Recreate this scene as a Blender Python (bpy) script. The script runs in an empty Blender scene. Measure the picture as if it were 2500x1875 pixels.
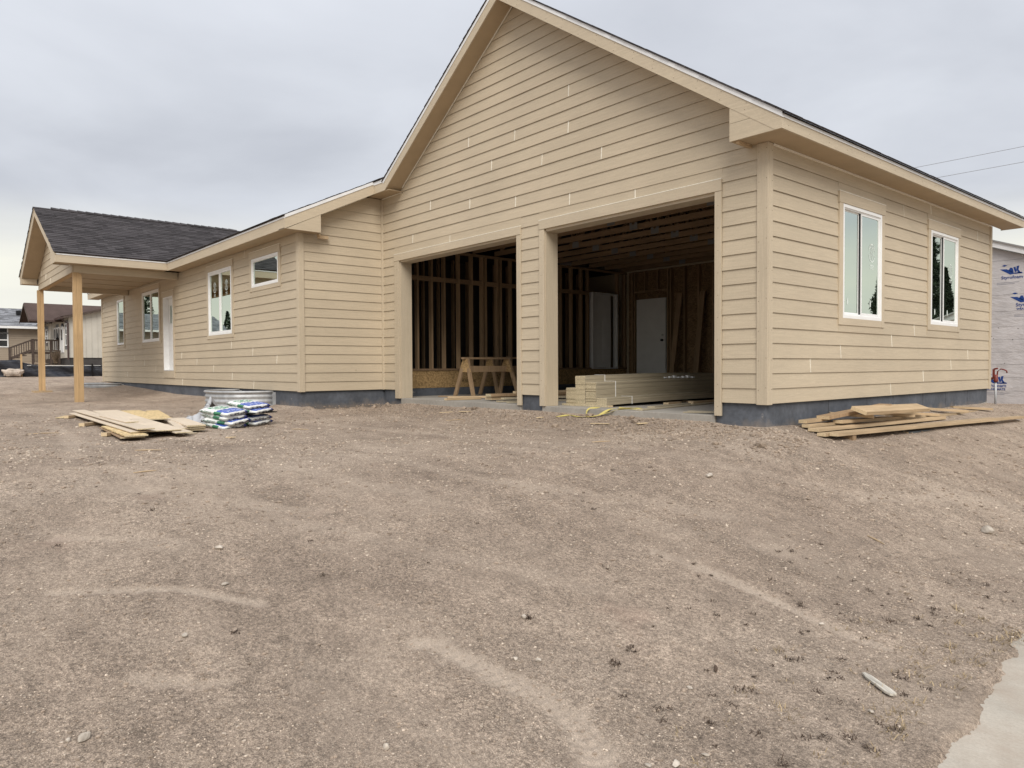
import bpy, bmesh, math, random
import numpy as np
from mathutils import Vector, Matrix
random.seed(7); RNG = np.random.default_rng(11)
sc = bpy.context.scene
COL = sc.collection

# ------------------------------------------------------------------ camera
F_PX, PITCH, ROLL, YAW = 1758.49, -0.0236, -0.0051, -0.8613
CAM = Vector((4.2245, -7.348, 0.4254))
fwd = Vector((math.sin(YAW)*math.cos(PITCH), math.cos(YAW)*math.cos(PITCH), math.sin(PITCH)))
rgt = Vector((math.cos(YAW), -math.sin(YAW), 0)); up = rgt.cross(fwd)
r2 = rgt*math.cos(ROLL) + up*math.sin(ROLL); u2 = -rgt*math.sin(ROLL) + up*math.cos(ROLL)
cd = bpy.data.cameras.new("camera"); cam = bpy.data.objects.new("camera", cd); COL.objects.link(cam)
cd.sensor_width = 36; cd.lens = F_PX/2500*36; cd.clip_start = 0.05; cd.clip_end = 2000
cam.matrix_world = Matrix(((r2.x, u2.x, -fwd.x, CAM.x), (r2.y, u2.y, -fwd.y, CAM.y), (r2.z, u2.z, -fwd.z, CAM.z), (0, 0, 0, 1)))
sc.camera = cam
# ------------------------------------------------------------------ light
SUN_EL, SUN_AZ = math.radians(43), math.radians(128)      # azimuth clockwise from +y
w = bpy.data.worlds.new("World"); sc.world = w; w.use_nodes = True
nt = w.node_tree; nt.nodes.clear()
N = nt.nodes.new; Lk = nt.links.new
out = N('ShaderNodeOutputWorld'); bg = N('ShaderNodeBackground'); bg.inputs[1].default_value = 0.05
Lk(bg.outputs[0], out.inputs[0])
sky = N('ShaderNodeTexSky'); sky.sky_type = 'NISHITA'; sky.sun_disc = False
sky.sun_elevation = SUN_EL; sky.sun_rotation = SUN_AZ; sky.dust_density = 3.0
tc = N('ShaderNodeTexCoord'); sep = N('ShaderNodeSeparateXYZ'); Lk(tc.outputs['Generated'], sep.inputs[0])
# flatten the direction onto a cloud layer: xy / (z + k)
ad = N('ShaderNodeMath'); ad.operation = 'ADD'; ad.inputs[1].default_value = 0.12
ab = N('ShaderNodeMath'); ab.operation = 'ABSOLUTE'; Lk(sep.outputs[2], ab.inputs[0]); Lk(ab.outputs[0], ad.inputs[0])
dx = N('ShaderNodeMath'); dx.operation = 'DIVIDE'; Lk(sep.outputs[0], dx.inputs[0]); Lk(ad.outputs[0], dx.inputs[1])
dy = N('ShaderNodeMath'); dy.operation = 'DIVIDE'; Lk(sep.outputs[1], dy.inputs[0]); Lk(ad.outputs[0], dy.inputs[1])
cmb = N('ShaderNodeCombineXYZ'); Lk(dx.outputs[0], cmb.inputs[0]); Lk(dy.outputs[0], cmb.inputs[1])
n1 = N('ShaderNodeTexNoise'); n1.inputs['Scale'].default_value = 1.15; n1.inputs['Detail'].default_value = 6; n1.inputs['Roughness'].default_value = 0.5
n1.inputs['Distortion'].default_value = 0.3
Lk(cmb.outputs[0], n1.inputs['Vector'])
cr = N('ShaderNodeValToRGB'); Lk(n1.outputs[0], cr.inputs[0])
cr.color_ramp.elements[0].position = 0.30; cr.color_ramp.elements[0].color = (5.7, 5.95, 6.55, 1)
cr.color_ramp.elements[1].position = 0.72; cr.color_ramp.elements[1].color = (7.6, 7.9, 8.5, 1)
hz = N('ShaderNodeValToRGB'); Lk(sep.outputs[2], hz.inputs[0])      # height of the pale band of sky above the horizon
hz.color_ramp.elements[0].position = 0.105; hz.color_ramp.elements[0].color = (1, 1, 1, 1)
hz.color_ramp.elements[1].position = 0.215; hz.color_ramp.elements[1].color = (0, 0, 0, 1)
hz.color_ramp.interpolation = 'EASE'
n2 = N('ShaderNodeTexNoise'); n2.inputs['Scale'].default_value = 3.0; n2.inputs['Detail'].default_value = 4
mp = N('ShaderNodeMapping'); mp.inputs['Scale'].default_value = (1, 1, 7); Lk(tc.outputs['Generated'], mp.inputs[0]); Lk(mp.outputs[0], n2.inputs['Vector'])
c2 = N('ShaderNodeValToRGB'); Lk(n2.outputs[0], c2.inputs[0])
c2.color_ramp.elements[0].position = 0.35; c2.color_ramp.elements[0].color = (0.74, 0.74, 0.74, 1)
c2.color_ramp.elements[1].position = 0.6; c2.color_ramp.elements[1].color = (1, 1, 1, 1)
mm = N('ShaderNodeMath'); mm.operation = 'MULTIPLY'; Lk(hz.outputs[0], mm.inputs[0]); Lk(c2.outputs[0], mm.inputs[1])
mx = N('ShaderNodeMixRGB'); Lk(mm.outputs[0], mx.inputs[0]); Lk(cr.outputs[0], mx.inputs[1]); mx.inputs[2].default_value = (10.4, 10.2, 8.9, 1)
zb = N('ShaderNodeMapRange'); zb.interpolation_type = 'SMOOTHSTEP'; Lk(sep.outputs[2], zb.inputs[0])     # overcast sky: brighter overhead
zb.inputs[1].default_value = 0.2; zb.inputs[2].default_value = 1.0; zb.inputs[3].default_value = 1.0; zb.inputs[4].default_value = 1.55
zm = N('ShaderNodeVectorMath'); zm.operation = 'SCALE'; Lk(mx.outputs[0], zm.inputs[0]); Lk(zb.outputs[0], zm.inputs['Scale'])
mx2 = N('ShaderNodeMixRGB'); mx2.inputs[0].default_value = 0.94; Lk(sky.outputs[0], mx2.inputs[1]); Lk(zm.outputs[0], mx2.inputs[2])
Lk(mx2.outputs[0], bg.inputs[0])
sd = bpy.data.lights.new("sun", 'SUN'); sd.energy = 1.5; sd.angle = math.radians(35); sd.color = (1.0, 0.95, 0.87)
so = bpy.data.objects.new("sun", sd); COL.objects.link(so)
sdir = Vector((math.sin(SUN_AZ)*math.cos(SUN_EL), math.cos(SUN_AZ)*math.cos(SUN_EL), math.sin(SUN_EL)))
so.rotation_euler = sdir.to_track_quat('Z', 'Y').to_euler(); so.location = (20, -20, 30)
sc.view_settings.view_transform = 'Standard'; sc.view_settings.look = 'None'
sc.view_settings.exposure = 1.0; sc.view_settings.gamma = 1; sc.view_settings.use_curve_mapping = False

# ------------------------------------------------------------------ materials
class MT:
    def __init__(s, name, base, rough=0.8, spec=0.3, metal=0):
        s.m = bpy.data.materials.new(name); s.m.use_nodes = True
        s.t = s.m.node_tree; s.b = s.t.nodes['Principled BSDF']
        s.b.inputs['Base Color'].default_value = (*base, 1); s.b.inputs['Roughness'].default_value = rough
        s.b.inputs['Specular IOR Level'].default_value = spec; s.b.inputs['Metallic'].default_value = metal
        s.base = base; s._col = None; s._bump = None
    def n(s, k, **kw):
        x = s.t.nodes.new(k)
        for a, v in kw.items():
            setattr(x, a, v)
        return x
    def l(s, a, b): s.t.links.new(a, b)
    def vec(s, scale=(1, 1, 1), obj=False):
        if obj: src = s.n('ShaderNodeTexCoord').outputs['Object']
        else: src = s.n('ShaderNodeNewGeometry').outputs['Position']
        m = s.n('ShaderNodeMapping'); m.inputs['Scale'].default_value = scale; s.l(src, m.inputs[0]); return m.outputs[0]
    def noise(s, scale, det=4, rough=0.55, sc3=(1, 1, 1), obj=False, dist=0.0):
        x = s.n('ShaderNodeTexNoise'); x.inputs['Scale'].default_value = scale; x.inputs['Detail'].default_value = det
        x.inputs['Roughness'].default_value = rough; x.inputs['Distortion'].default_value = dist
        s.l(s.vec(sc3, obj), x.inputs['Vector']); return x.outputs[0]
    def ramp(s, f, p0, c0, p1, c1, mid=None):
        r = s.n('ShaderNodeValToRGB'); e = r.color_ramp.elements
        e[0].position = p0; e[0].color = (*c0, 1); e[1].position = p1; e[1].color = (*c1, 1)
        if mid:
            k = e.new(mid[0]); k.color = (*mid[1], 1)
        s.l(f, r.inputs[0]); return r.outputs[0]
    def cur(s):
        if s._col is None:
            r = s.n('ShaderNodeRGB'); r.outputs[0].default_value = (*s.base, 1); return r.outputs[0]
        return s._col
    def setc(s, o): s._col = o; s.l(o, s.b.inputs['Base Color'])
    def mul(s, fac_out, lo, hi, p0=0.3, p1=0.7):
        r = s.ramp(fac_out, p0, (lo,)*3, p1, (hi,)*3)
        m = s.n('ShaderNodeMixRGB', blend_type='MULTIPLY'); m.inputs[0].default_value = 1
        s.l(s.cur(), m.inputs[1]); s.l(r, m.inputs[2]); s.setc(m.outputs[0]); return s
    def mixc(s, fac_out, col):
        m = s.n('ShaderNodeMixRGB'); s.l(fac_out, m.inputs[0]); s.l(s.cur(), m.inputs[1])
        if isinstance(col, tuple): m.inputs[2].default_value = (*col, 1)
        else: s.l(col, m.inputs[2])
        s.setc(m.outputs[0]); return s
    def rand(s, lo=0.9, hi=1.1, island=False):
        if island: f = s.n('ShaderNodeNewGeometry').outputs['Random Per Island']
        else: f = s.n('ShaderNodeObjectInfo').outputs['Random']
        return s.mul(f, lo, hi, 0, 1)
    def bump(s, f, strength=0.3, dist=0.01):
        b = s.n('ShaderNodeBump'); b.inputs['Strength'].default_value = strength; b.inputs['Distance'].default_value = dist
        s.l(f, b.inputs['Height'])
        if s._bump is not None: s.l(s._bump, b.inputs['Normal'])
        s._bump = b.outputs[0]; s.l(s._bump, s.b.inputs['Normal']); return s

def paint(name, base, grain, rand=0.03):
    """factory-painted fibre board with an embossed wood grain; grain gives the direction"""
    m = MT(name, base, 0.62, 0.35)
    g = m.noise(1.0, 5, 0.6, grain, dist=1.2)
    m.mul(g, 0.90, 1.05, 0.3, 0.7); m.mul(m.noise(0.9, 3), 0.94, 1.04); m.mul(m.noise(60, 2), 0.96, 1.03)
    m.rand(1-rand, 1+rand); m.bump(g, 0.35, 0.006)
    return m.m
TAN = (0.495, 0.415, 0.303)
M = {}
M['siding'] = paint('painted_siding', TAN, (2.5, 2.5, 55))
M['trim_v'] = paint('painted_trim', (0.505, 0.425, 0.313), (50, 50, 2.0))
M['trim'] = paint('painted_trim_board', (0.505, 0.425, 0.313), (2.5, 2.5, 55))
M['soffit'] = MT('painted_soffit', (0.43, 0.335, 0.22), 0.7).mul(MT.noise, 1, 1) if False else None
s_ = MT('painted_soffit', (0.40, 0.31, 0.205), 0.7); s_.mul(s_.noise(3, 4), 0.93, 1.05); M['soffit'] = s_.m
s_ = MT('caulk', (0.80, 0.76, 0.66), 0.5); s_.mul(s_.noise(40, 2), 0.85, 1.05); M['caulk'] = s_.m
def lumber(name, c, scale, dark=0.6, obj=True):
    m = MT(name, c, 0.75, 0.25); g = m.noise(1.0, 6, 0.65, scale, obj, 0.8)
    m.mul(g, dark+0.12, 1.1, 0.3, 0.7); m.mul(m.noise(1.2, 3, 0.5, (1, 1, 1), obj), 0.85, 1.1)
    v = m.n('ShaderNodeTexVoronoi'); v.inputs['Scale'].default_value = 2.3; m.l(m.vec(tuple(0.25*q**0.5 if q > 10 else 1.0 for q in scale) if False else (1, 1, 1), obj), v.inputs['Vector'])
    k = m.ramp(v.outputs['Distance'], 0.02, (1, 1, 1), 0.07, (0, 0, 0)); m.mixc(k, tuple(q*0.4 for q in c))
    m.rand(0.84, 1.1); m.bump(g, 0.25, 0.003); return m.m
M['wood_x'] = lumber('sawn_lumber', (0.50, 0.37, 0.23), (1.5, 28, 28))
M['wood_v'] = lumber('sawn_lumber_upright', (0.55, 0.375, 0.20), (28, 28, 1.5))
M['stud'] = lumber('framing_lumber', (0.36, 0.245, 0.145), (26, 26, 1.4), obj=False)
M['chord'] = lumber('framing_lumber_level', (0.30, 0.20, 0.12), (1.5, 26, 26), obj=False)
m = MT('end_grain', (0.60, 0.47, 0.30), 0.8); m.mul(m.noise(60, 3), 0.8, 1.1); M['endgrain'] = m.m
def osb(name, c, sc_):
    m = MT(name, c, 0.8, 0.2)
    v = m.n('ShaderNodeTexVoronoi'); v.inputs['Scale'].default_value = sc_; m.l(m.vec((1, 1.6, 1.6)), v.inputs['Vector'])
    r = m.ramp(v.outputs['Color'], 0.1, tuple(q*0.62 for q in c), 0.9, tuple(min(1, q*1.25) for q in c)); m.setc(r)
    m.mul(m.noise(25, 4), 0.8, 1.12); m.bump(v.outputs['Distance'], 0.2, 0.003); return m.m
M['osb'] = osb('strand_board', (0.40, 0.265, 0.125), 26)
M['osb_shade'] = osb('shaded_strand_board', (0.24, 0.155, 0.085), 24)  # same strand board, darkened in colour for the shade inside the garage
M['osb_pale'] = osb('pale_strand_board', (0.66, 0.50, 0.27), 30)
m = MT('edge_chip', (0.56, 0.47, 0.31), 0.85); m.mul(m.noise(90, 3, 0.7), 0.55, 1.15, 0.35, 0.65); M['chip'] = m.m
m = MT('damp_proof_foundation', (0.088, 0.096, 0.112), 0.75); m.mul(m.noise(2.2, 5), 0.75, 1.3); m.mul(m.noise(18, 4), 0.85, 1.12)
k = m.ramp(m.noise(3.1, 7, 0.7), 0.665, (0, 0, 0), 0.70, (1, 1, 1)); m.mixc(k, (0.26, 0.25, 0.24)); 
gp = m.n('ShaderNodeSeparateXYZ'); m.l(m.n('ShaderNodeNewGeometry').outputs['Position'], gp.inputs[0]); ns = m.noise(3.5, 6, 0.7)
am = m.n('ShaderNodeMath', operation='MULTIPLY_ADD'); m.l(ns, am.inputs[0]); am.inputs[1].default_value = -.42; m.l(gp.outputs[2], am.inputs[2])
sp = m.ramp(am.outputs[0], -.0, (0, 0, 0), 1, (1, 1, 1)); mr = m.n('ShaderNodeMapRange'); m.l(am.outputs[0], mr.inputs[0]); mr.inputs[1].default_value = -.56; mr.inputs[2].default_value = -.42; mr.inputs[3].default_value = .6; mr.inputs[4].default_value = 0
m.mixc(mr.outputs[0], (0.27, 0.215, 0.165)); m.bump(m.noise(30, 4), 0.3, 0.006); M['found'] = m.m
m = MT('bare_concrete', (0.33, 0.305, 0.27), 0.85); m.mul(m.noise(1.3, 5), 0.82, 1.12); m.mul(m.noise(22, 5, 0.7), 0.86, 1.1); m.bump(m.noise(60, 4), 0.25, 0.004); M['conc'] = m.m
m = MT('sidewalk_concrete', (0.47, 0.425, 0.36), 0.88); m.mul(m.noise(2.2, 6, 0.65), 0.84, 1.1); m.mul(m.noise(90, 4, 0.8), 0.82, 1.1)
k = m.ramp(m.noise(1.7, 7, 0.7), 0.46, (0, 0, 0), 0.66, (0.7, 0.7, 0.7)); m.mixc(k, (0.36, 0.295, 0.235)); m.mul(m.noise(1.0, 3, 0.6, (30, 420, 10)), .88, 1.06); m.bump(m.noise(1.0, 3, 0.6, (20, 380, 10)), 0.5, 0.003); m.bump(m.noise(140, 4, 0.8), 0.4, 0.004); M['walk'] = m.m
def shing(name, c, lo=0.55, hi=1.5):
    m = MT(name, c, 0.93, 0.15); m.rand(lo, hi, True); m.mul(m.noise(140, 3, 0.8), 0.6, 1.4); m.mul(m.noise(1.5, 3), 0.85, 1.15); m.bump(m.noise(160, 2), 0.4, 0.004); return m.m
M['shingle'] = shing('charcoal_shingle', (0.056, 0.051, 0.053), .7, 1.3)
M['shingle_grey'] = shing('grey_shingle', (0.22, 0.225, 0.24), 0.55, 1.35)
M['shingle_brown'] = shing('brown_shingle', (0.085, 0.060, 0.053), 0.75, 1.2)
m = MT('white_vinyl', (0.80, 0.80, 0.79), 0.35, 0.5); m.mul(m.noise(8, 3), 0.96, 1.02); M['vinyl'] = m.m
m = MT('white_metal_edge', (0.74, 0.74, 0.74), 0.4, 0.5); m.mul(m.noise(4, 3), 0.9, 1.04); M['drip'] = m.m
m = MT('primed_door', (0.74, 0.74, 0.73), 0.5, 0.4); m.mul(m.noise(5, 3), 0.95, 1.03); M['door'] = m.m
m = MT('dark_metal', (0.03, 0.03, 0.032), 0.35, 0.5, 0.8); M['darkmetal'] = m.m
m = MT('steel', (0.55, 0.55, 0.55), 0.35, 0.5, 0.9); M['steel'] = m.m
m = MT('galvanised_steel', (0.47, 0.48, 0.49), 0.55, 0.5, 0.45); m.mul(m.noise(9, 4), 0.8, 1.1); m.mul(m.noise(2, 3), 0.88, 1.06); M['galv'] = m.m
def glass(name, tint, boost):
    mt = bpy.data.materials.new(name); mt.use_nodes = True; t = mt.node_tree; t.nodes.clear()
    o = t.nodes.new('ShaderNodeOutputMaterial'); mix = t.nodes.new('ShaderNodeMixShader'); tr = t.nodes.new('ShaderNodeBsdfTransparent')
    gl = t.nodes.new('ShaderNodeBsdfGlossy'); gl.inputs['Roughness'].default_value = 0.006; gl.inputs['Color'].default_value = (0.90, 1.0, 0.93, 1)
    tr.inputs[0].default_value = (*tint, 1)
    fr = t.nodes.new('ShaderNodeFresnel'); fr.inputs[0].default_value = boost
    nz = t.nodes.new('ShaderNodeTexNoise'); nz.inputs['Scale'].default_value = 1.1; bp = t.nodes.new('ShaderNodeBump'); bp.inputs['Strength'].default_value = 0.02
    bp.inputs['Distance'].default_value = 0.05; t.links.new(nz.outputs[0], bp.inputs['Height']); t.links.new(bp.outputs[0], gl.inputs['Normal'])
    gm = t.nodes.new('ShaderNodeNewGeometry'); t.links.new(gm.outputs['Position'], nz.inputs['Vector'])
    t.links.new(fr.outputs[0], mix.inputs[0]); t.links.new(tr.outputs[0], mix.inputs[1]); t.links.new(gl.outputs[0], mix.inputs[2]); t.links.new(mix.outputs[0], o.inputs[0])
    return mt
M['glass'] = glass('coated_window_glass', (0.55, 0.62, 0.58), 12.0)
m = MT('window_decal', (0.62, 0.68, 0.64), 0.6); M['decal'] = m.m
m = MT('roof_deck', (0.06, 0.05, 0.045), 0.9); m.mul(m.noise(3, 3), 0.85, 1.1); M['deckdark'] = m.m
m = MT('nail_brown', (0.14, 0.10, 0.07), 0.7); M['skirtn'] = m.m  # even dark brown of the nail heads
m = MT('dull_plate', (0.20, 0.20, 0.20), 0.6); M['plate'] = m.m
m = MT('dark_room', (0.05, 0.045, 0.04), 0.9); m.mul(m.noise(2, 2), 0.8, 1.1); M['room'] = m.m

# ground: dirt with its own stains, packed tracks come from a mesh attribute
m = MT('bare_dirt', (0.27, 0.21, 0.16), 0.95, 0.15)
big = m.noise(0.55, 6, 0.62); m.setc(m.ramp(big, 0.3, (0.305, 0.238, 0.186), 0.72, (0.475, 0.384, 0.305), (0.5, (0.395, 0.313, 0.245))))
str_ = m.noise(1.0, 5, 0.6, (0.9, 2.6, 1)); m.mul(str_, 0.84, 1.16, 0.32, 0.68)
m.mul(m.noise(9, 5, 0.65), 0.80, 1.18, 0.3, 0.7); m.mul(m.noise(48, 4, 0.75), 0.54, 1.34, 0.34, 0.66); m.mul(m.noise(150, 3, 0.8), 0.48, 1.42, 0.34, 0.66)
at = m.n('ShaderNodeAttribute', attribute_name='pack'); m.mixc(at.outputs['Fac'], (0.56, 0.46, 0.37))
sm = m.ramp(m.noise(1.0, 7, 0.62, (0.8, 1.5, 1), dist=0.6), 0.50, (0, 0, 0), 0.70, (0.42, 0.42, 0.42)); m.mixc(sm, (0.50, 0.405, 0.322))
dk = m.ramp(m.noise(1.0, 7, 0.7, (1.5, 2.6, 1), dist=0.8), 0.56, (0, 0, 0), 0.72, (0.65, 0.65, 0.65)); m.mixc(dk, (0.28, 0.22, 0.172))
m.mul(m.noise(230, 2, 0.7), 0.72, 1.2, 0.32, 0.68)
v = m.n('ShaderNodeTexVoronoi'); v.inputs['Scale'].default_value = 70; m.l(m.vec(), v.inputs['Vector'])
vs = m.ramp(v.outputs['Distance'], 0.16, (1, 1, 1), 0.24, (0, 0, 0)); sel = m.ramp(v.outputs['Color'], 0.72, (0, 0, 0), 0.76, (0.8, 0.8, 0.8))
q = m.n('ShaderNodeMixRGB', blend_type='MULTIPLY'); q.inputs[0].default_value = 1; m.l(vs, q.inputs[1]); m.l(sel, q.inputs[2]); m.mixc(q.outputs[0], (0.58, 0.50, 0.41))
rr = m.ramp(m.noise(1.3, 5, 0.6), 0.64, (0, 0, 0), 0.78, (0.35, 0.35, 0.35)); m.mixc(rr, (0.42, 0.29, 0.225))
m.bump(m.noise(7, 6, 0.7), 0.5, 0.05); m.bump(m.noise(45, 5, 0.75), 0.85, 0.017); m.bump(m.noise(170, 3, 0.8), 0.8, 0.006)
M['dirt'] = m.m
m = MT('pebble_stone', (0.40, 0.335, 0.27), 0.85); m.rand(0.55, 1.6, True); m.mul(m.noise(120, 3), 0.8, 1.1); M['pebble'] = m.m
m = MT('fine_gravel', (0.44, 0.36, 0.285), 0.9); m.rand(0.45, 1.5, True); M['clod2'] = m.m
m = MT('soil_clod', (0.33, 0.26, 0.20), 0.95); m.rand(0.7, 1.2, True); m.mul(m.noise(90, 4), 0.7, 1.15); M['clod'] = m.m
m = MT('pale_rock', (0.50, 0.44, 0.37), 0.85); m.mul(m.noise(30, 5), 0.72, 1.1); m.rand(0.8, 1.1); m.bump(m.noise(50, 5), 0.5, 0.01); M['rock'] = m.m

# ------------------------------------------------------------------ helpers
def tag(o, label=None, cat=None, group=None, kind=None):
    if label: o['label'] = label
    if cat: o['category'] = cat
    if group: o['group'] = group
    if kind: o['kind'] = kind
    return o
def empty(name, loc, label, cat, group=None):
    o = bpy.data.objects.new(name, None); o.location = loc; o.empty_display_size = 0.3; COL.objects.link(o); return tag(o, label, cat, group)
def wloc(o):
    v = Vector((0, 0, 0))
    while o is not None:
        v = v + Vector(o.location); o = o.parent
    return v
class MB:
    """collects shapes in world coordinates, links them as one mesh"""
    def __init__(s): s.v = []; s.f = []; s.mi = []
    def add(s, vs, fs, mi=0):
        o = len(s.v); s.v += [tuple(q) for q in vs]; s.f += [tuple(i+o for i in f) for f in fs]; s.mi += [mi]*len(fs); return s
    def hexa(s, a, mi=0, mis=None):   # 8 corners: bottom ring 0-3, top ring 4-7
        fs = [(3, 2, 1, 0), (4, 5, 6, 7), (0, 1, 5, 4), (1, 2, 6, 5), (2, 3, 7, 6), (3, 0, 4, 7)]
        s.add(a, fs, mi)
        if mis:
            for k, mm_ in mis.items(): s.mi[len(s.mi)-6+k] = mm_
        return s
    def box(s, x0, x1, y0, y1, z0, z1, mi=0):
        return s.hexa([(x0, y0, z0), (x1, y0, z0), (x1, y1, z0), (x0, y1, z0), (x0, y0, z1), (x1, y0, z1), (x1, y1, z1), (x0, y1, z1)], mi)
    def bar(s, p, q, w_, h_, upv=(0, 0, 1), mi=0, endmi=None):
        p = Vector(p); q = Vector(q); d = (q-p).normalized(); sd_ = d.cross(Vector(upv))
        if sd_.length < 1e-5: sd_ = Vector((1, 0, 0))
        sd_.normalize(); u_ = sd_.cross(d).normalized(); a = []
        for z in (-h_/2, h_/2):
            for (e_, t_) in ((p, -1), (q, -1), (q, 1), (p, 1)):
                a.append(e_ + sd_*(t_*w_/2) + u_*z)
        s.hexa(a, mi, None if endmi is None else {3: endmi, 5: endmi}); return s
    def prism(s, poly, d, mi=0):      # poly: list of 3d points, d: extrusion vector
        n = len(poly); d = Vector(d); a = [Vector(q) for q in poly] + [Vector(q)+d for q in poly]
        s.add(a, [tuple(range(n-1, -1, -1)), tuple(range(n, 2*n))] + [(i, (i+1) % n, (i+1) % n+n, i+n) for i in range(n)], mi); return s
    def tube(s, pts, r, n=8, mi=0, cap=True):
        pts = [Vector(q) for q in pts]; rs = r if isinstance(r, (list, tuple)) else [r]*len(pts); o = len(s.v)
        for i, c in enumerate(pts):
            d = (pts[min(i+1, len(pts)-1)] - pts[max(i-1, 0)]).normalized(); a = Vector((0, 0, 1)) if abs(d.z) < 0.9 else Vector((1, 0, 0))
            u_ = d.cross(a).normalized(); v_ = d.cross(u_)
            for k in range(n):
                t = 2*math.pi*k/n; s.v.append(tuple(c + (u_*math.cos(t)+v_*math.sin(t))*rs[i]))
        for i in range(len(pts)-1):
            for k in range(n):
                s.f.append((o+i*n+k, o+i*n+(k+1) % n, o+(i+1)*n+(k+1) % n, o+(i+1)*n+k)); s.mi.append(mi)
        if cap:
            s.f.append(tuple(o+k for k in range(n-1, -1, -1))); s.f.append(tuple(o+(len(pts)-1)*n+k for k in range(n))); s.mi += [mi, mi]
        return s
    def build(s, name, mats, parent=None, smooth=False, bevel=0):
        vs = np.array(s.v); base = Vector(((vs[:, 0].min()+vs[:, 0].max())/2, (vs[:, 1].min()+vs[:, 1].max())/2, vs[:, 2].min()))
        me = bpy.data.meshes.new(name); me.from_pydata([tuple(q) for q in (vs-np.array(base))], [], s.f)
        mats = mats if isinstance(mats, (list, tuple)) else [mats]
        for q in mats: me.materials.append(q if not isinstance(q, str) else M[q])
        for p_, k in zip(me.polygons, s.mi): p_.material_index = k; p_.use_smooth = smooth
        me.update(); o = bpy.data.objects.new(name, me); COL.objects.link(o)
        o.location = base - (wloc(parent) if parent else Vector((0, 0, 0)))
        if parent: o.parent = parent
        if bevel:
            b = o.modifiers.new('bevel', 'BEVEL'); b.width = bevel; b.segments = 2; b.limit_method = 'ANGLE'
        return o
def np_mesh(name, V, F, mat, parent=None, smooth=False, attr=None):
    me = bpy.data.meshes.new(name); k = F.shape[1]
    me.vertices.add(len(V)); me.vertices.foreach_set('co', V.astype(np.float32).ravel())
    me.loops.add(F.size); me.loops.foreach_set('vertex_index', F.astype(np.int32).ravel())
    me.polygons.add(len(F)); me.polygons.foreach_set('loop_start', np.arange(0, F.size, k, dtype=np.int32)); me.polygons.foreach_set('loop_total', np.full(len(F), k, np.int32))
    me.update(calc_edges=True); me.polygons.foreach_set('use_smooth', np.full(len(F), smooth))
    if attr is not None:
        a = me.attributes.new('pack', 'FLOAT', 'POINT'); a.data.foreach_set('value', attr.astype(np.float32))
    me.materials.append(mat); o = bpy.data.objects.new(name, me); COL.objects.link(o)
    if parent: o.parent = parent; o.location = -wloc(parent)
    return o
def text(name, s, size, mat, orgn, ux, uz, parent, ext=0.0008, bold=0.0, sx=1.0):
    c = bpy.data.curves.new(name, 'FONT'); c.body = s; c.size = size; c.extrude = ext; c.resolution_u = 2; c.offset = bold
    o = bpy.data.objects.new(name, c); COL.objects.link(o)
    dg = bpy.context.evaluated_depsgraph_get(); me = bpy.data.meshes.new_from_object(o.evaluated_get(dg)); COL.objects.unlink(o); bpy.data.objects.remove(o)
    ux = Vector(ux).normalized(); uz = Vector(uz).normalized(); n_ = ux.cross(uz)
    R = Matrix((ux*sx, uz, n_)).transposed().to_4x4(); me.transform(R); me.materials.clear(); me.materials.append(M[mat])
    o = bpy.data.objects.new(name, me); COL.objects.link(o); o.location = Vector(orgn) - (wloc(parent) if parent else Vector((0, 0, 0)))
    if parent: o.parent = parent
    return o

# ------------------------------------------------------------------ ground height
def sst(a, b, x):
    t = np.clip((x-a)/(b-a), 0, 1); return t*t*(3-2*t)
def footd(x, y):
    def rd(x0, x1, y0, y1):
        dx_ = np.maximum(np.maximum(x0-x, x-x1), 0); dy_ = np.maximum(np.maximum(y0-y, y-y1), 0); return np.sqrt(dx_*dx_+dy_*dy_)
    return np.minimum(rd(-8.22, 0, 0, 7.53), rd(-24.42, -8.22, -1.73, 7.53))
def gz(x, y):
    x = np.asarray(x, float); y = np.asarray(y, float)
    b = np.interp(x, [-300, -60, -45, -31, -22, -16, -8, 0], [6, 1.0, .62, .12, -.2, -.37, -.40, -.40])
    x0 = .2-.52*np.clip(-y, 0, 7)
    b = b-.70*sst(x0, 3.1, x)-.22*sst(8, 14, y)*sst(-14, -2, x)
    return b+(.13+.035*sst(-7.9, -7.2, x)*(1-sst(-.8, -.4, x)))*np.exp(-footd(x, y)/.45)
def vnoise(x, y, seed):
    xi = np.floor(x).astype(np.int64); yi = np.floor(y).astype(np.int64); fx = x-xi; fy = y-yi; fx = fx*fx*(3-2*fx); fy = fy*fy*(3-2*fy)
    def h(a, b):
        n = (a*374761393 + b*668265263 + seed*1274126177) & 0xffffffff; n = ((n ^ (n >> 13))*1274126177) & 0xffffffff; return ((n ^ (n >> 16)) & 0xffff)/65535.0
    return (h(xi, yi)*(1-fx)+h(xi+1, yi)*fx)*(1-fy)+(h(xi, yi+1)*(1-fx)+h(xi+1, yi+1)*fx)*fy-0.5
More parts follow.
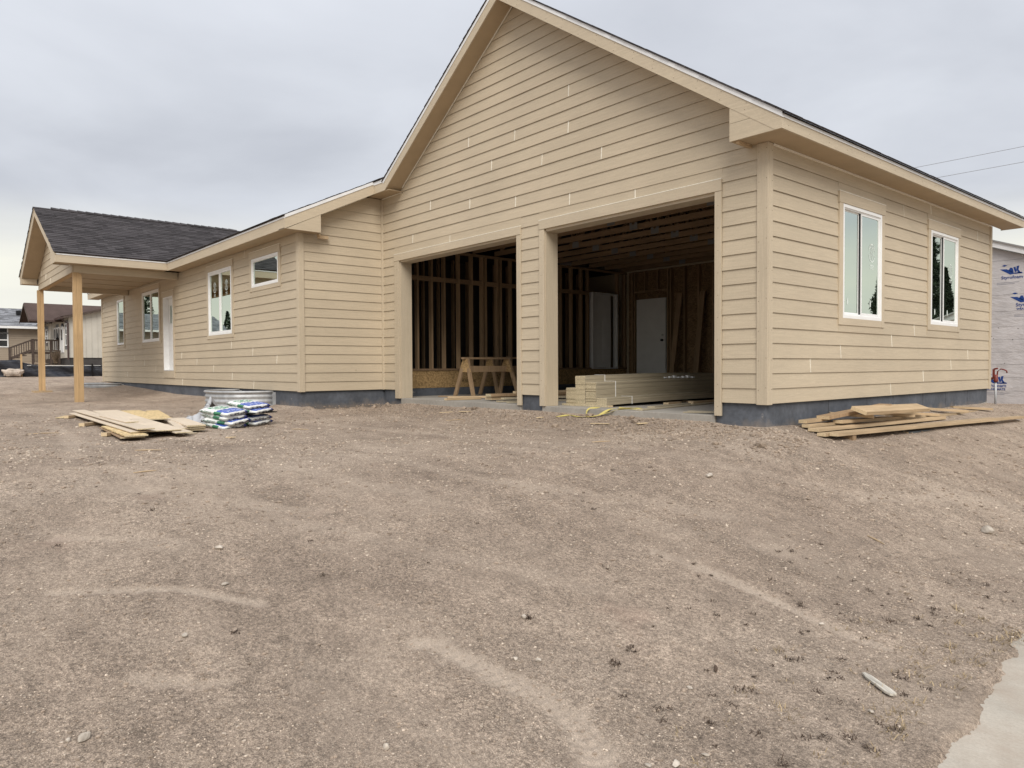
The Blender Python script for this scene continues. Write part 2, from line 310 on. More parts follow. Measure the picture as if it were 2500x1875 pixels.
TRACKS = [([(1.25, -5.36), (1.6, -5.25), (1.9, -5.19), (2.15, -5.22), (2.42, -5.34)], .105, 1.15), ([(1.15, -3.42), (1.59, -3.34), (2.03, -3.33), (2.4, -3.38), (2.62, -3.38)], .075, 1.0),
          ([(-4.5, -6.0), (-2.5, -5.6), (-.5, -5.3), (1.3, -4.2)], .12, .28), ([(-4.8, -4.6), (-2.6, -4.1), (-.6, -3.7), (1.1, -2.4)], .12, .35), ([(-6, -2.6), (-3, -2.2), (0, -1.6)], .15, .4), ([(-1.9, -6.15), (-1.2, -5.6), (-.6, -5.1)], .14, .55), ([(-8, -5.6), (-5.5, -5.75), (-3.4, -6.1)], .16, .4), ([(-.2, -6.75), (.1, -6.2), (.5, -5.9)], .05, .8), ([(.2, -1.6), (1.4, -.9), (2.4, 1.2)], .12, .6), ([(-3, -1.2), (-1, -.75), (.6, -.9)], .14, .5), ([(-1.4, -6.9), (-1.0, -6.5), (-.4, -6.0)], .13, .28), ([(-2.3, -5.0), (-1.2, -4.6), (0, -4.1)], .14, .4),
          ([(.85, -6.6), (.98, -6.42)], .07, .7), ([(1.02, -6.40), (1.10, -6.28)], .05, .6), ([(-.95, -6.6), (-.8, -6.35)], .06, .7), ([(.3, -3.2), (1.0, -3.0), (1.6, -2.6)], .13, .35)]
def gfull(x, y):
    z = gz(x, y); r = np.sqrt((x-CAM.x)**2+(y-CAM.y)**2)
    for s, a, k in ((2.3, .035, 1), (.9, .022, 2), (.37, .013, 3), (.15, .010, 4), (.07, .0075, 5), (.035, .0042, 6), (.017, .0022, 7)):
        wt = np.clip(1.5-r*0.014/s*1.6, 0, 1); z = z+a*wt*vnoise(x/s*.9+y/s*.2, y/s*.9-x/s*.2, k)
    mask = np.clip(1-sst(3.0, 3.35, x), 0, 1)
    pack = np.zeros_like(z)
    for pts, wd, st in TRACKS:
        d = np.full_like(z, 9.); al = np.zeros_like(z); run = 0
        for (ax, ay), (bx, by) in zip(pts[:-1], pts[1:]):
            L = math.hypot(bx-ax, by-ay); t = np.clip(((x-ax)*(bx-ax)+(y-ay)*(by-ay))/(L*L), 0, 1)
            dd = np.hypot(x-ax-t*(bx-ax), y-ay-t*(by-ay)); k = dd < d; d = np.where(k, dd, d); al = np.where(k, run+t*L, al); run += L
        wob = wd*(1+.9*vnoise(x*9, y*9, 31)+.6*vnoise(x*24, y*24, 32)); e_ = np.clip(1.6-1.6*d/np.maximum(wob, .01), 0, 1); e_ = e_*np.clip(.75+1.3*vnoise(x*3.1, y*3.1, 40), 0, 1)
        pack = np.maximum(pack, e_*st*.75); z = z-.009*e_*st+.0045*e_*st*np.sin(al*105+5*d/wd)
    return z, np.clip(pack, 0, .92)*mask
# polar sheet, fine near the viewpoint, coarse towards the horizon
azc = YAW
az = np.concatenate([np.linspace(azc-math.pi, azc-0.75, 110, endpoint=False), np.linspace(azc-0.75, azc+0.75, 700, endpoint=False), np.linspace(azc+0.75, azc+math.pi, 110, endpoint=False)])
rr_ = np.concatenate([[0.0, .5, 1.0, 1.4], 1.75*np.exp(np.concatenate([np.arange(0, 330)*0.0048, 330*.0048+np.arange(1, 340)*0.0078]))]); rr_ = np.concatenate([rr_, rr_[-1]*np.exp(np.arange(1, 40)*.055)])
R_, A_ = np.meshgrid(rr_, az, indexing='ij'); X_ = CAM.x+R_*np.sin(A_); Y_ = CAM.y+R_*np.cos(A_)
Z_, P_ = gfull(X_, Y_)
inside = ((X_ > -8.0) & (X_ < -.2) & (Y_ > .22) & (Y_ < 7.4)) | ((X_ > -24.2) & (X_ < -8.1) & (Y_ > -1.5) & (Y_ < 7.4)); Z_ = np.where(inside, -.75, Z_)
XE_ = np.interp(Y_, [-6, -4.6, -4.2, -3.9, -3.6, -3.2, -2.7, -1], [3.26, 3.20, 3.205, 3.20, 3.13, 3.08, 3.05, 3.0]); under = sst(-.025, .06, X_-XE_+.07*vnoise(X_*6, Y_*6, 51)+.028*vnoise(X_*22, Y_*22, 52)+.014*vnoise(X_*60, Y_*60, 53)); Z_ = np.where(X_ < 4.9, Z_*(1-under)+np.minimum(Z_, -1.16)*under, Z_)
nr, na = R_.shape; V = np.stack([X_.ravel(), Y_.ravel(), Z_.ravel()], 1)
i, j = np.meshgrid(np.arange(nr-1), np.arange(na), indexing='ij'); j2 = (j+1) % na
Fq = np.stack([(i*na+j).ravel(), ((i+1)*na+j).ravel(), ((i+1)*na+j2).ravel(), (i*na+j2).ravel()], 1)[:, ::-1]
ground = np_mesh('ground', V, Fq, M['dirt'], smooth=True, attr=P_.ravel()); tag(ground, 'bare trampled brown dirt lot in front of the house', kind='structure')
mb = MB()
for k in range(9): mb.box(2.9, 4.85, -14.65+2.4*k+.004, -14.65+2.4*(k+1)-.004, -1.33, -1.122)
tag(mb.build('sidewalk', 'walk', bevel=.006), 'pale concrete sidewalk slab beside the dirt', kind='structure')

def ground_at(x, y):
    z, _ = gfull(np.array([float(x)]), np.array([float(y)])); return float(z[0])

# ------------------------------------------------------------------ the house
e = 0.17; W = 8.22; D = 1.73; XL = -24.42; RB = 7.53; ZS = 2.885
H = empty('new_house', (-12, 2, -.4), 'tan lap sided house under construction with two open garage bays', 'house')
fr = lambda a, o, z: (a, -o, z)            # front garage wall: a = x, o = outward
lw = lambda a, o, z: (a, -D-o, z)          # long wall
rw = lambda a, o, z: (o, a, z)             # right wall
rt = lambda a, o, z: (-W+o, a, z)          # return wall
pf = lambda a, o, z: (a, -4.1-o, z)        # porch gable
MPSIGN = {}
def mbox(mb, mp, a0, a1, o0, o1, z0, z1, mi=0):
    return mb.hexa([mp(a0, o1, z0), mp(a1, o1, z0), mp(a1, o0, z0), mp(a0, o0, z0), mp(a0, o1, z1), mp(a1, o1, z1), mp(a1, o0, z1), mp(a0, o0, z1)], mi)
def panel(name, mp, a0, a1, z0, z1, holes, mats, parent, o0=-.15, o1=0.0):
    mb = MB(); xs = sorted({a0, a1, *[h[0] for h in holes], *[h[1] for h in holes]}); zs = sorted({z0, z1, *[h[2] for h in holes], *[h[3] for h in holes]})
    for xa, xb in zip(xs[:-1], xs[1:]):
        run = None
        for za, zb in zip(zs[:-1], zs[1:]):
            if any(h[0]-1e-6 <= xa and xb <= h[1]+1e-6 and h[2]-1e-6 <= za and zb <= h[3]+1e-6 for h in holes):
                if run: mbox(mb, mp, xa, xb, o0, o1, *run)
                run = None
            else: run = (run[0], zb) if run else (za, zb)
        if run: mbox(mb, mp, xa, xb, o0, o1, *run)
    return mb.build(name, mats, parent)
def boards(mp, parent, rows, lo, hi, gaps, joints):
    """one object per board: lo/hi give the wall's ends at height z, gaps are trimmed rectangles, joints (a, row)"""
    for k in range(rows[0], rows[1]):
        z0, z1 = k*e, (k+1)*e+.002
        cuts = [(g[0], g[1]) for g in gaps if g[2] < z1-.02 and g[3] > z0+.02]
        half = [g for g in gaps if g[2] < z1-.02 and g[3] > z0+.02]
        L0, L1, R0, R1 = lo(z0), lo(z1), hi(z0), hi(z1)
        if R0-L0 < .06: continue
        segs = [(L0, L1, R0, R1)]
        for g0, g1 in sorted(cuts):
            ns = []
            for s_ in segs:
                a, b = min(s_[0], s_[1]), max(s_[2], s_[3])
                if g1 <= a or g0 >= b: ns.append(s_); continue
                if g0 > max(s_[0], s_[1])+.01: ns.append((s_[0], s_[1], g0, g0))
                if g1 < min(s_[2], s_[3])-.01: ns.append((g1, g1, s_[2], s_[3]))
            segs = ns
        for ja in [j[0] for j in joints if int(j[1]) == k]:
            ns = []
            for s_ in segs:
                if max(s_[0], s_[1])+.1 < ja < min(s_[2], s_[3])-.1: ns += [(s_[0], s_[1], ja-.004, ja-.004), (ja+.004, ja+.004, s_[2], s_[3])]
                else: ns.append(s_)
            segs = ns
        # heads and sills: a board that only partly overlaps a gap is notched round it
        for s_ in segs:
            if s_[2]-s_[0] < .03: continue
            t_ = min(max(s_[3], s_[1]+.004), 1e9); jt = random.uniform(-.001, .001)
            mb = MB(); a = [mp(s_[0], .0195+jt, z0), mp(s_[2], .0195+jt, z0), mp(s_[2], .0155+jt, z0), mp(s_[0], .0155+jt, z0), mp(s_[1], .0065+jt, z1), mp(t_, .0065+jt, z1), mp(t_, .001, z1), mp(s_[1], .001, z1)]
            mb.hexa(a); mb.build('siding_board', 'siding', parent)
        for g in half:    # filler pieces above / below the trimmed rectangle inside this course
            if g[3] < z1-.03 and lo(z0) < g[0]: 
                mb = MB(); mbox(mb, mp, g[0], g[1], .001, .013, g[3], z1); mb.build('siding_board', 'siding', parent)
            if g[2] > z0+.03 and lo(z0) < g[0]:
                mb = MB(); mbox(mb, mp, g[0], g[1], .001, .021, z0, g[2]); mb.build('siding_board', 'siding', parent)
    for ja, r_ in joints:
        k = int(r_); w_ = random.choice((.004, .006, .007)); mb = MB(); j_ = random.uniform(-.004, .004)
        mb.hexa([mp(ja-w_+j_, .0215, k*e+.003), mp(ja+w_+j_, .0215, k*e+.003), mp(ja+w_+j_, .004, k*e+.003), mp(ja-w_+j_, .004, k*e+.003), mp(ja-w_, .0135, k*e+e-.004), mp(ja+w_, .0135, k*e+e-.004), mp(ja+w_, .004, k*e+e-.004), mp(ja-w_, .004, k*e+e-.004)])
        mb.build('caulk_bead', 'caulk', parent)

# --- foundation, slab
mb = MB()
mb.box(-.16, -.02, .15, RB-.02, -1.2, 0.0); mb.box(-.65, -.02, .02, .15, -1.2, 0.0); mb.box(-4.10, -3.66, .02, .2, -1.2, 0.0); mb.box(-W+.02, -7.60, .02, .2, -1.2, 0.0)
mb.box(-W-.18, -W-.02, -D+.2, RB-.16, -1.2, -.004); mb.box(XL+.02, -W-.02, -D+.02, -D+.2, -1.2, -.004); mb.box(XL+.02, -.16, RB-.16, RB-.02, -1.2, -.004); mb.box(XL+.02, XL+.2, -D+.2, RB-.16, -1.2, -.004)
mb.build('foundation', 'found', H)
mb = MB(); mb.box(-W-.01, -.161, .15, RB-.17, -.42, -.16); mb.box(-7.58, -4.12, -.005, .15, -.42, -.16); mb.box(-3.64, -.66, -.005, .15, -.42, -.16)
fl = mb.build('garage_floor', 'conc', H, bevel=.006)
mb = MB()
for yy in (1.5, 2.6, 3.45, 4.55, 5.5, 6.5): mb.box(-.0205, -.0185, yy-.003, yy+.003, -.9, -.01)
for xx in (-10.9, -12.9, -15.2, -17.3, -19.5): mb.box(xx-.003, xx+.003, -D+.0185, -D+.0205, -.9, -.01)
mb.build('form_seam', 'darkmetal', H)
mb = MB(); mb.prism([(-.017, 6.6, -.6), (-.017, 7.51, -.6), (-.017, 7.51, -.235), (-.017, 6.3, -.33), (-.017, 5.9, -.42)], (.003, 0, 0)); mb.build('bare_footing', 'conc', H)

# --- front garage wall
def zr(x): return 5.977-.68*abs(x+4.251)
OPL = (-7.57, -4.18); OPR = (-3.56, -.65); ZO = 2.44
gapsF = [(-7.75, -4.08, -1, 2.578), (-3.67, -.553, -1, 2.592)]
wallF = panel('front_wall', fr, -W, 0, 0.0, 2.885, [(*OPL, 0.0, ZO), (*OPR, 0.0, ZO)], ['osb'], H)
mb = MB(); mb.prism([(-W, 0, 2.885), (0, 0, 2.885), (-4.251, 0, zr(-4.251)+.01), (-7.56, 0, 3.73), (-W, 0, 3.73)], (0, .12, 0)); mb.build('gable_sheathing', 'osb', wallF)
jF = [(-3.05, 25), (-3.06, 22), (-4.22, 23), (-5.39, 24), (-3.61, 20), (-2.43, 19), (-4.79, 21), (-6.53, 19), (-5.37, 18), (-4.21, 17), (-3.04, 16), (-1.85, 15), (-7.11, 16), (-5.94, 15)]
loF = lambda z: -W if z < 3.72 else max(-W, -4.251-(5.977-z)/.68)
hiF = lambda z: -.10 if z < 2.87 else min(-.10, -4.251+(5.977-z)/.68)
def loF2(z): return -W+.055 if z < 3.71 else -4.251-(5.977-min(z, 5.96))/.68
def hiF2(z): return -.105 if z < 2.92 else -4.251+(5.977-min(z, 5.96))/.68
boards(fr, wallF, (0, 35), loF2, hiF2, gapsF, jF)
mb = MB(); mb.box(-W+.057, -7.46, -.0195, -.0005, 21*e+.01, 3.712); mb.build('siding_board', 'siding', wallF)
def trimset(mp, wall, a0, a1, z0, z1, name, left=.10, right=.10, head=.125, foot=None, ov=0.0, th=.034):
    """boards round an opening: a0..a1, z0..z1 are the outer edges"""
    mb = MB(); mbox(mb, mp, a0-ov, a1+ov, .001, th+.006, z1-head, z1); mb.build(name, 'trim', wall, bevel=.003)
    mb = MB(); mbox(mb, mp, a0-ov, a1+ov, .001, th+.007, z1+.0005, z1+.008); mb.build('flashing', 'caulk', wall)
    mb = MB(); mbox(mb, mp, a0, a0+left, .001, th, z0, z1-head-.001); mb.build(name, 'trim_v', wall, bevel=.003)
    mb = MB(); mbox(mb, mp, a1-right, a1, .001, th, z0, z1-head-.001); mb.build(name, 'trim_v', wall, bevel=.003)
    if foot: mb = MB(); mbox(mb, mp, a0+left+.001, a1-right-.001, .001, th-.003, z0, z0+foot); mb.build(name, 'trim', wall, bevel=.003)
trimset(fr, wallF, -7.745, -4.083, -.165, 2.578, 'garage_trim', .165, .095, .125)
trimset(fr, wallF, -3.665, -.557, -.158, 2.592, 'garage_trim', .105, .09, .135)
for (a, b) in (OPL, OPR):         # painted jamb linings running into the wall
    mb = MB(); mb.box(a-.012, a+.012, -.002, .24, -.158, ZO); mb.build('jamb', 'trim_v', wallF)
    mb = MB(); mb.box(b-.012, b+.012, -.002, .24, -.158, ZO); mb.build('jamb', 'trim_v', wallF)
    mb = MB(); mb.box(a+.013, b-.013, -.002, .24, ZO-.018, ZO+.018); mb.build('jamb', 'trim', wallF)
mb = MB(); mb.box(-.105, .030, -.030, -.001, -.012, ZS-.002); mb.build('corner_board', 'trim_v', wallF, bevel=.003)
mb = MB(); mb.box(-W+.001, -W+.055, -.045, -.001, -.004, 3.715); mb.build('corner_board', 'trim_v', wallF)

# --- right wall
R1 = (1.77, 2.93, 1.025, 2.47); R2 = (4.70, 5.87, 1.045, 2.49)
gapsR = [(1.67, 3.01, .937, 2.61), (4.585, 5.94, .957, 2.628)]
wallR = panel('right_wall', rw, .152, RB, 0.0, 2.885, [R1, R2], ['osb'], H)
jR = [(3.69, 15), (4.71, 16), (6.82, 15), (4.1, 5), (3.3, 4), (1.75, 3), (6.39, 3), (.97, 2), (5.61, 2), (4.46, 1), (3.28, 0)]
boards(rw, wallR, (0, 17), lambda z: .075, lambda z: RB-.06, gapsR, jR)
mb = MB(); mb.box(.001, .032, -.001, .075, -.012, ZS-.002); mb.build('corner_board', 'trim_v', wallR, bevel=.003)
mb = MB(); mb.box(.001, .03, RB-.06, RB+.03, -.012, ZS-.002); mb.build('corner_board', 'trim_v', wallR, bevel=.003)
mb = MB(); mb.box(.001, .035, .09, RB-.07, ZS-.016, ZS-.002); mb.build('soffit_bead', 'caulk', wallR)
for a0, a1, z0, z1 in gapsR: trimset(rw, wallR, a0, a1, z0, z1, 'window_trim', .10, .08, .14, .088, .012)

# --- wing: return wall and long wall
def zw(y): return 2.866+.485*(y+2.11)
wallT = MB(); wallT.prism([(-W, -D, 0), (-W, -.001, 0), (-W, -.001, 3.72), (-W, -.34, 3.72), (-W, -D, zw(-D)+.02)], (-.14, 0, 0)); wallT = wallT.build('return_wall', 'osb', H)
for k in range(0, 22):
    z0, z1 = k*e, min((k+1)*e+.002, 3.715)
    if z0 > 3.68: break
    def lo_(z): return -D+.075 if z < zw(-D)+.03 else (z-2.866)/.485-2.11+.01
    if lo_(z1) > -.1: continue
    mb = MB(); mb.hexa([rt(lo_(z0), .0195, z0), rt(-.046, .0195, z0), rt(-.046, .0155, z0), rt(lo_(z0), .0155, z0), rt(lo_(z1), .0065, z1), rt(-.046, .0065, z1), rt(-.046, .001, z1), rt(lo_(z1), .001, z1)]); mb.build('siding_board', 'siding', wallT)
mb = MB(); mb.box(-W+.001, -W+.032, -D-.03, -D+.075, -.012, 2.99); mb.build('corner_board', 'trim_v', wallT, bevel=.003)
mb = MB(); mb.box(-W+.001, -W+.018, -.62, -.615, 1.98*e, 2.3*e); mb.build('nail_scar', 'darkmetal', wallT)
WA = (-13.12, -11.60, 1.185, 2.65); WS = (-10.45, -9.10, 2.065, 2.642); WB = (-19.0, -17.21, 1.195, 2.645); WC = (-22.13, -21.24, 1.205, 2.66); DR = (-16.80, -15.93, .375, 2.344)
gapsL = [(-13.22, -11.50, 1.103, 2.785), (-10.55, -9.0, 1.983, 2.78), (-19.1, -17.11, 1.11, 2.79), (-22.23, -21.14, 1.105, 2.79), (-16.88, -15.85, .18, 2.49)]
wallL = panel('long_wall', lw, XL, -W-.141, 0.0, 2.885, [WA, WS, WB, WC, DR], ['osb'], H)
jL = [(-10.86, 16), (-12.86, 6), (-11.69, 5), (-10.46, 4), (-9.24, 3), (-15.26, 4), (-14.05, 3), (-12.86, 2), (-11.66, 1), (-10.43, 0), (-15.23, 0), (-17.67, 2), (-18.85, 3), (-20.0, 4), (-20.9, 1)]
boards(lw, wallL, (0, 17), lambda z: XL+.09, lambda z: -W-.075, gapsL, jL)
mb = MB(); mb.box(-W-.075, -W+.001, -D-.032, -D-.001, -.012, ZS-.002); mb.build('corner_board', 'trim_v', wallL, bevel=.003)
mb = MB(); mb.box(XL-.03, XL+.09, -D-.03, -D-.001, -.012, ZS-.002); mb.build('corner_board', 'trim_v', wallL, bevel=.003)
for g in gapsL[:4]: trimset(lw, wallL, *g[:2], *g[2:], 'window_trim', .10, .10, .135, .08, .0)
trimset(lw, wallL, *gapsL[4], 'door_trim', .08, .08, .145, .19, .0)

# --- rest of the shell (unseen sides keep the rooms dark)
mb = MB(); mb.box(XL, -.14, RB-.14, RB, 0, 3.0); mb.box(XL, -7.9, RB-.13, RB-.01, 3.001, 3.33); mb.build('back_wall', 'siding', H)
mb = MB(); mb.prism([(XL, -D+.001, 0), (XL, RB, 0), (XL, RB, 2.9), (XL, 2.9, 5.2), (XL, -D+.001, 2.9)], (.12, 0, 0)); mb.build('end_wall', 'siding', H)
mb = MB(); mb.prism([(-8.4, RB+.002, 3.0), (.2, RB+.002, 3.0), (.2, RB+.002, zr(.2)+.19), (-4.251, RB+.002, zr(-4.251)+.19), (-8.4, RB+.002, zr(-8.4)+.19)], (0, -.1, 0)); mb.build('back_gable', 'osb', H)
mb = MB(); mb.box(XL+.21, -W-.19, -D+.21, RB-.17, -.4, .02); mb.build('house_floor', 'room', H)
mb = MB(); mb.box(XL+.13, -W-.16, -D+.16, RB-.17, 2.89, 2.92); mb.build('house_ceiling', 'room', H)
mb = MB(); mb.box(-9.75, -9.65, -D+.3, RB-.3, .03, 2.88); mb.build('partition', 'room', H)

# --- windows
def window(wall, mp, a0, a1, z0, z1, kind):
    mb = MB(); F_ = .045
    for (p, q, r, s) in ((a0, a0+F_, z0, z1), (a1-F_, a1, z0, z1), (a0+F_, a1-F_, z0, z0+F_), (a0+F_, a1-F_, z1-F_, z1)): mbox(mb, mp, p, q, -.09, .030, r, s)
    if kind == 'slide':
        for (p, q, r, s) in ((a0+F_, a0+F_+.012, z0+F_, z1-F_), (a1-F_-.012, a1-F_, z0+F_, z1-F_), (a0+F_+.012, a1-F_-.012, z0+F_, z0+F_+.018), (a0+F_+.012, a1-F_-.012, z1-F_-.014, z1-F_)): mbox(mb, mp, p, q, -.09, .018, r, s)
    fo = mb.build('window', 'vinyl', wall, bevel=.003)
    def pane(p, q, r, s, o): mb = MB(); mbox(mb, mp, p, q, o-.004, o, r, s); return mb.build('pane', 'glass', fo)
    def sash(p, q, r, s, o0, o1, wd):
        mb = MB()
        for (P0, P1, Q0, Q1) in ((p, p+wd, r, s), (q-wd, q, r, s), (p+wd, q-wd, r, r+wd), (p+wd, q-wd, s-wd, s)): mbox(mb, mp, P0, P1, o0, o1, Q0, Q1)
        mb.build('sash', 'vinyl', fo, bevel=.002)
    i0, i1, k0, k1 = a0+F_+.001, a1-F_-.001, z0+F_+.001, z1-F_-.001
    if kind == 'slide':
        mid = i0+(i1-i0)*.475; sash(mid, i1-.012, k0+.018, k1-.014, -.012, .014, .022); pane(mid+.022, i1-.034, k0+.04, k1-.036, .006)
        mb = MB(); mbox(mb, mp, mid-.022, mid-.001, -.03, .004, k0+.02, k1-.016); mb.build('shade_strip', 'darkmetal', fo)  # dark strip added to paint the shaded side of the centre mullion
        sash(i0+.012, mid-.023, k0+.018, k1-.014, -.03, -.010, .018); pane(i0+.030, mid-.041, k0+.036, k1-.032, -.014)
    elif kind == 'pair':
        mid = (i0+i1)/2
        for p, q in ((i0, mid-.004), (mid+.004, i1)): sash(p, q, k0, k1, -.04, .022, .04); pane(p+.04, q-.04, k0+.04, k1-.04, .0)
    else:
        sash(i0, i1, k0, k1, -.04, .02, .02); pane(i0+.02, i1-.02, k0+.02, k1-.02, .0)
    # dark lined box behind so that only the reflection and a dim room show
    return fo
def decal(fo, mp, ac, zc, s, o, lines=True):
    mb = MB(); n = 28
    for k in range(n):
        if k in (6, 7, 20, 21): continue
        t0, t1 = 2*math.pi*k/n, 2*math.pi*(k+1)/n
        for (ra, rb) in ((1.0, .86),):
            q = [mp(ac+s*.82*ra*math.sin(t0), o+.0015, zc+s*ra*math.cos(t0)), mp(ac+s*.82*ra*math.sin(t1), o+.0015, zc+s*ra*math.cos(t1)), mp(ac+s*.82*rb*math.sin(t1), o+.0015, zc+s*rb*math.cos(t1)), mp(ac+s*.82*rb*math.sin(t0), o+.0015, zc+s*rb*math.cos(t0))]
            mb.add(q, [(0, 1, 2, 3)])
    def qd(a0, a1, z0, z1): mb.add([mp(ac+s*a0, o+.0015, zc+s*z0), mp(ac+s*a1, o+.0015, zc+s*z0), mp(ac+s*a1, o+.0015, zc+s*z1), mp(ac+s*a0, o+.0015, zc+s*z1)], [(0, 1, 2, 3)])
    qd(-.06, .06, -.75, .8); qd(-.42, .42, .52, .62); qd(-.34, -.24, -.35, .45); qd(.24, .34, -.35, .45); qd(-.42, -.36, .62, .95); qd(.36, .42, .62, .95)
    if lines: qd(-.5, .5, -1.38, -1.28); qd(-.38, .38, -1.55, -1.49); qd(-.44, .44, -1.72, -1.66)
    mb.build('window_decal', 'decal', fo)
w1 = window(wallR, rw, *R1, 'slide'); decal(w1, rw, 2.66, 1.93, .125, .006)
w2 = window(wallR, rw, *R2, 'slide'); decal(w2, rw, 5.58, 1.93, .11, .006)
wa = window(wallL, lw, *WA, 'pair'); decal(wa, lw, -12.74, 2.27, .12, .0); decal(wa, lw, -11.98, 2.27, .12, .0)
window(wallL, lw, *WS, 'fixed'); window(wallL, lw, *WB, 'pair'); window(wallL, lw, *WC, 'fixed')
for wobj, mp, aa in ((w1, rw, (1.99, 2.62)), (w2, rw, (4.98, 5.45))):      # thumb-shaped glue marks low on the glass
    for a_ in aa:
        mb = MB(); n = 10; mb.add([mp(a_+.02*math.sin(2*math.pi*k/n), .0075 if a_ in (2.62, 5.45) else -.0125, 1.25+.05*math.cos(2*math.pi*k/n)) for k in range(n)], [tuple(range(n))]); mb.build('glue_mark', 'decal', wobj)

# --- entry door
d0, d1, dz0, dz1 = DR
mb = MB()
for (p, q, r, s) in ((d0, d0+.02, dz0, dz1), (d1-.02, d1, dz0, dz1), (d0+.02, d1-.02, dz1-.02, dz1), (d0+.02, d1-.02, dz0, dz0+.02)): mbox(mb, lw, p, q, -.16, .036, r, s)
dj = mb.build('entry_door', 'vinyl', wallL, bevel=.002)
mb = MB(); mbox(mb, lw, d0+.022, d1-.022, -.14, -.098, dz0+.022, dz1-.022); mb.build('door_leaf', 'door', dj)
mb = MB(); mbox(mb, lw, d0+.2, d1-.2, -.097, -.09, 1.65, 2.12); mb.build('door_light', 'glass', dj)
mb = MB(); mb.tube([lw(d1-.14, -.098, 1.24), lw(d1-.14, -.05, 1.24)], .022, 10); mb.tube([lw(d1-.14, -.098, 1.36), lw(d1-.14, -.075, 1.36)], .022, 10); mb.tube([lw(d1-.14, -.052, 1.24), lw(d1-.26, -.052, 1.24)], .009, 8); mb.build('door_handle', 'darkmetal', dj)

# --- shingles
def shingle_field(name, p0, u, L, s, SL, parent, mat='shingle', ex=.135, tab=.32, clip=None):
    p0, u, s = Vector(p0), Vector(u).normalized(), Vector(s).normalized(); n = u.cross(s)
    if n.z < 0: n = -n
    rnd = random.Random(len(name)+int(L*100)); mb = MB(); rows = int(SL/ex)+1
    for r in range(rows):
        b0 = r*ex-.012; b1 = min(b0+ex+.03, SL); x = -rnd.uniform(0, tab); wav = 0
        while x < L:
            wd = tab*rnd.choice((.35, .5, .8, 1, 1.3)); a, b = max(x, -.012+rnd.uniform(-.004, .004)), min(x+wd, L+.012+rnd.uniform(-.004, .004)); x += wd
            if b-a < .02: continue
            if clip and clip(a, b, b0, b1): continue
            t = rnd.choice((.007, .009, .013)); o = p0+u*a+s*b0
            q = [p0+u*a+s*b0+n*.002, p0+u*b+s*b0+n*.002, p0+u*b+s*b1+n*.0, p0+u*a+s*b1+n*.0, p0+u*a+s*b0+n*(.006+t), p0+u*b+s*b0+n*(.006+t), p0+u*b+s*b1+n*.004, p0+u*a+s*b1+n*.004]
            mb.hexa(q)
    return tag(mb.build(name, mat, parent), kind='stuff')
def slab(mb, pts, th):       # roof deck: quad + downward thickness
    mb.prism(pts, (0, 0, -th)); return mb

# --- garage roof
YF, YB, XE = -.34, 8.12, .36
FH = .155; DE = .058
def ztop(x): return zr(x)+FH+DE
GR = MB(); xr = -4.251
slab(GR, [(XE+.01, YF-.006, ztop(XE+.01)), (XE+.01, YB, ztop(XE+.01)), (xr, YB, ztop(xr)), (xr, YF-.006, ztop(xr))], .02)
slab(GR, [(-7.60, .02, ztop(-7.60)), (-7.60, YB, ztop(-7.60)), (-8.35, YB, ztop(-8.35)), (-8.35, .02, ztop(-8.35))][::-1], .02)
slab(GR, [(xr, YF-.006, ztop(xr)), (xr, YB, ztop(xr)), (-7.60, YB, ztop(-7.60)), (-7.60, YF-.006, ztop(-7.60))], .02)
GRo = GR.build('garage_roof', 'deckdark', H)
nrm = Vector((1, 0, -.68)).normalized()
shingle_field('shingles', (XE+.03, YF-.012, ztop(XE+.03)+.003), (0, 1, 0), YB-YF+.02, (-1, 0, .68), (XE-xr+.03)*math.hypot(1, .68), GRo)
shingle_field('shingles', (-7.62, YF-.012, ztop(-7.62)+.003), (0, 1, 0), YB-YF+.02, (1, 0, .68), (7.62+xr)*math.hypot(1, .68), GRo)
def rake_board(x0, x1, y, th, h0, h1, name, mat, dy=0):
    mb = MB(); mb.hexa([(x0, y, zr(x0)+h0), (x1, y, zr(x1)+h0), (x1, y+th, zr(x1)+h0), (x0, y+th, zr(x0)+h0), (x0, y, zr(x0)+h1), (x1, y, zr(x1)+h1), (x1, y+th, zr(x1)+h1), (x0, y+th, zr(x0)+h1)]); return mb.build(name, mat, GRo)
mb = MB(); mb.prism([(-4.2505, YF, zr(-4.251)), (.285, YF, 2.883), (XE, YF, 2.883), (XE, YF, zr(XE)+FH), (-4.2505, YF, zr(-4.251)+FH)], (0, .022, 0)); mb.build('fascia_board', 'trim', GRo)
rake_board(-7.556, -4.2515, YF, .022, 0, FH, 'fascia_board', 'trim')
rake_board(-4.2505, XE+.008, YF-.008, .03, FH+.001, FH+DE, 'drip_edge', 'drip'); rake_board(-7.60, -4.2515, YF-.008, .03, FH+.001, FH+DE, 'drip_edge', 'drip')
mb = MB(); mb.box(-7.95, -7.557, YF, YF+.022, 3.73, 3.885); mb.build('fascia_board', 'trim', GRo)
mb = MB(); mb.box(-7.95, -7.60, YF-.008, YF+.02, 3.886, 3.945); mb.build('drip_edge', 'drip', GRo)
ze = zr(XE)+FH
mb = MB(); mb.box(XE-.022, XE, YF+.0225, YB, 2.883, ze-.001); mb.build('fascia_board', 'trim', GRo)
mb = MB(); mb.box(XE-.02, XE+.009, YF+.023, YB, ze, ze+DE-.006); mb.build('drip_edge', 'drip', GRo)
mb = MB(); mb.box(-.257, XE-.023, YF+.023, -.001, 2.885, 2.899); mb.box(.033, XE-.023, 0.0, YB-.001, 2.885, 2.899); mb.build('soffit', 'soffit', GRo)
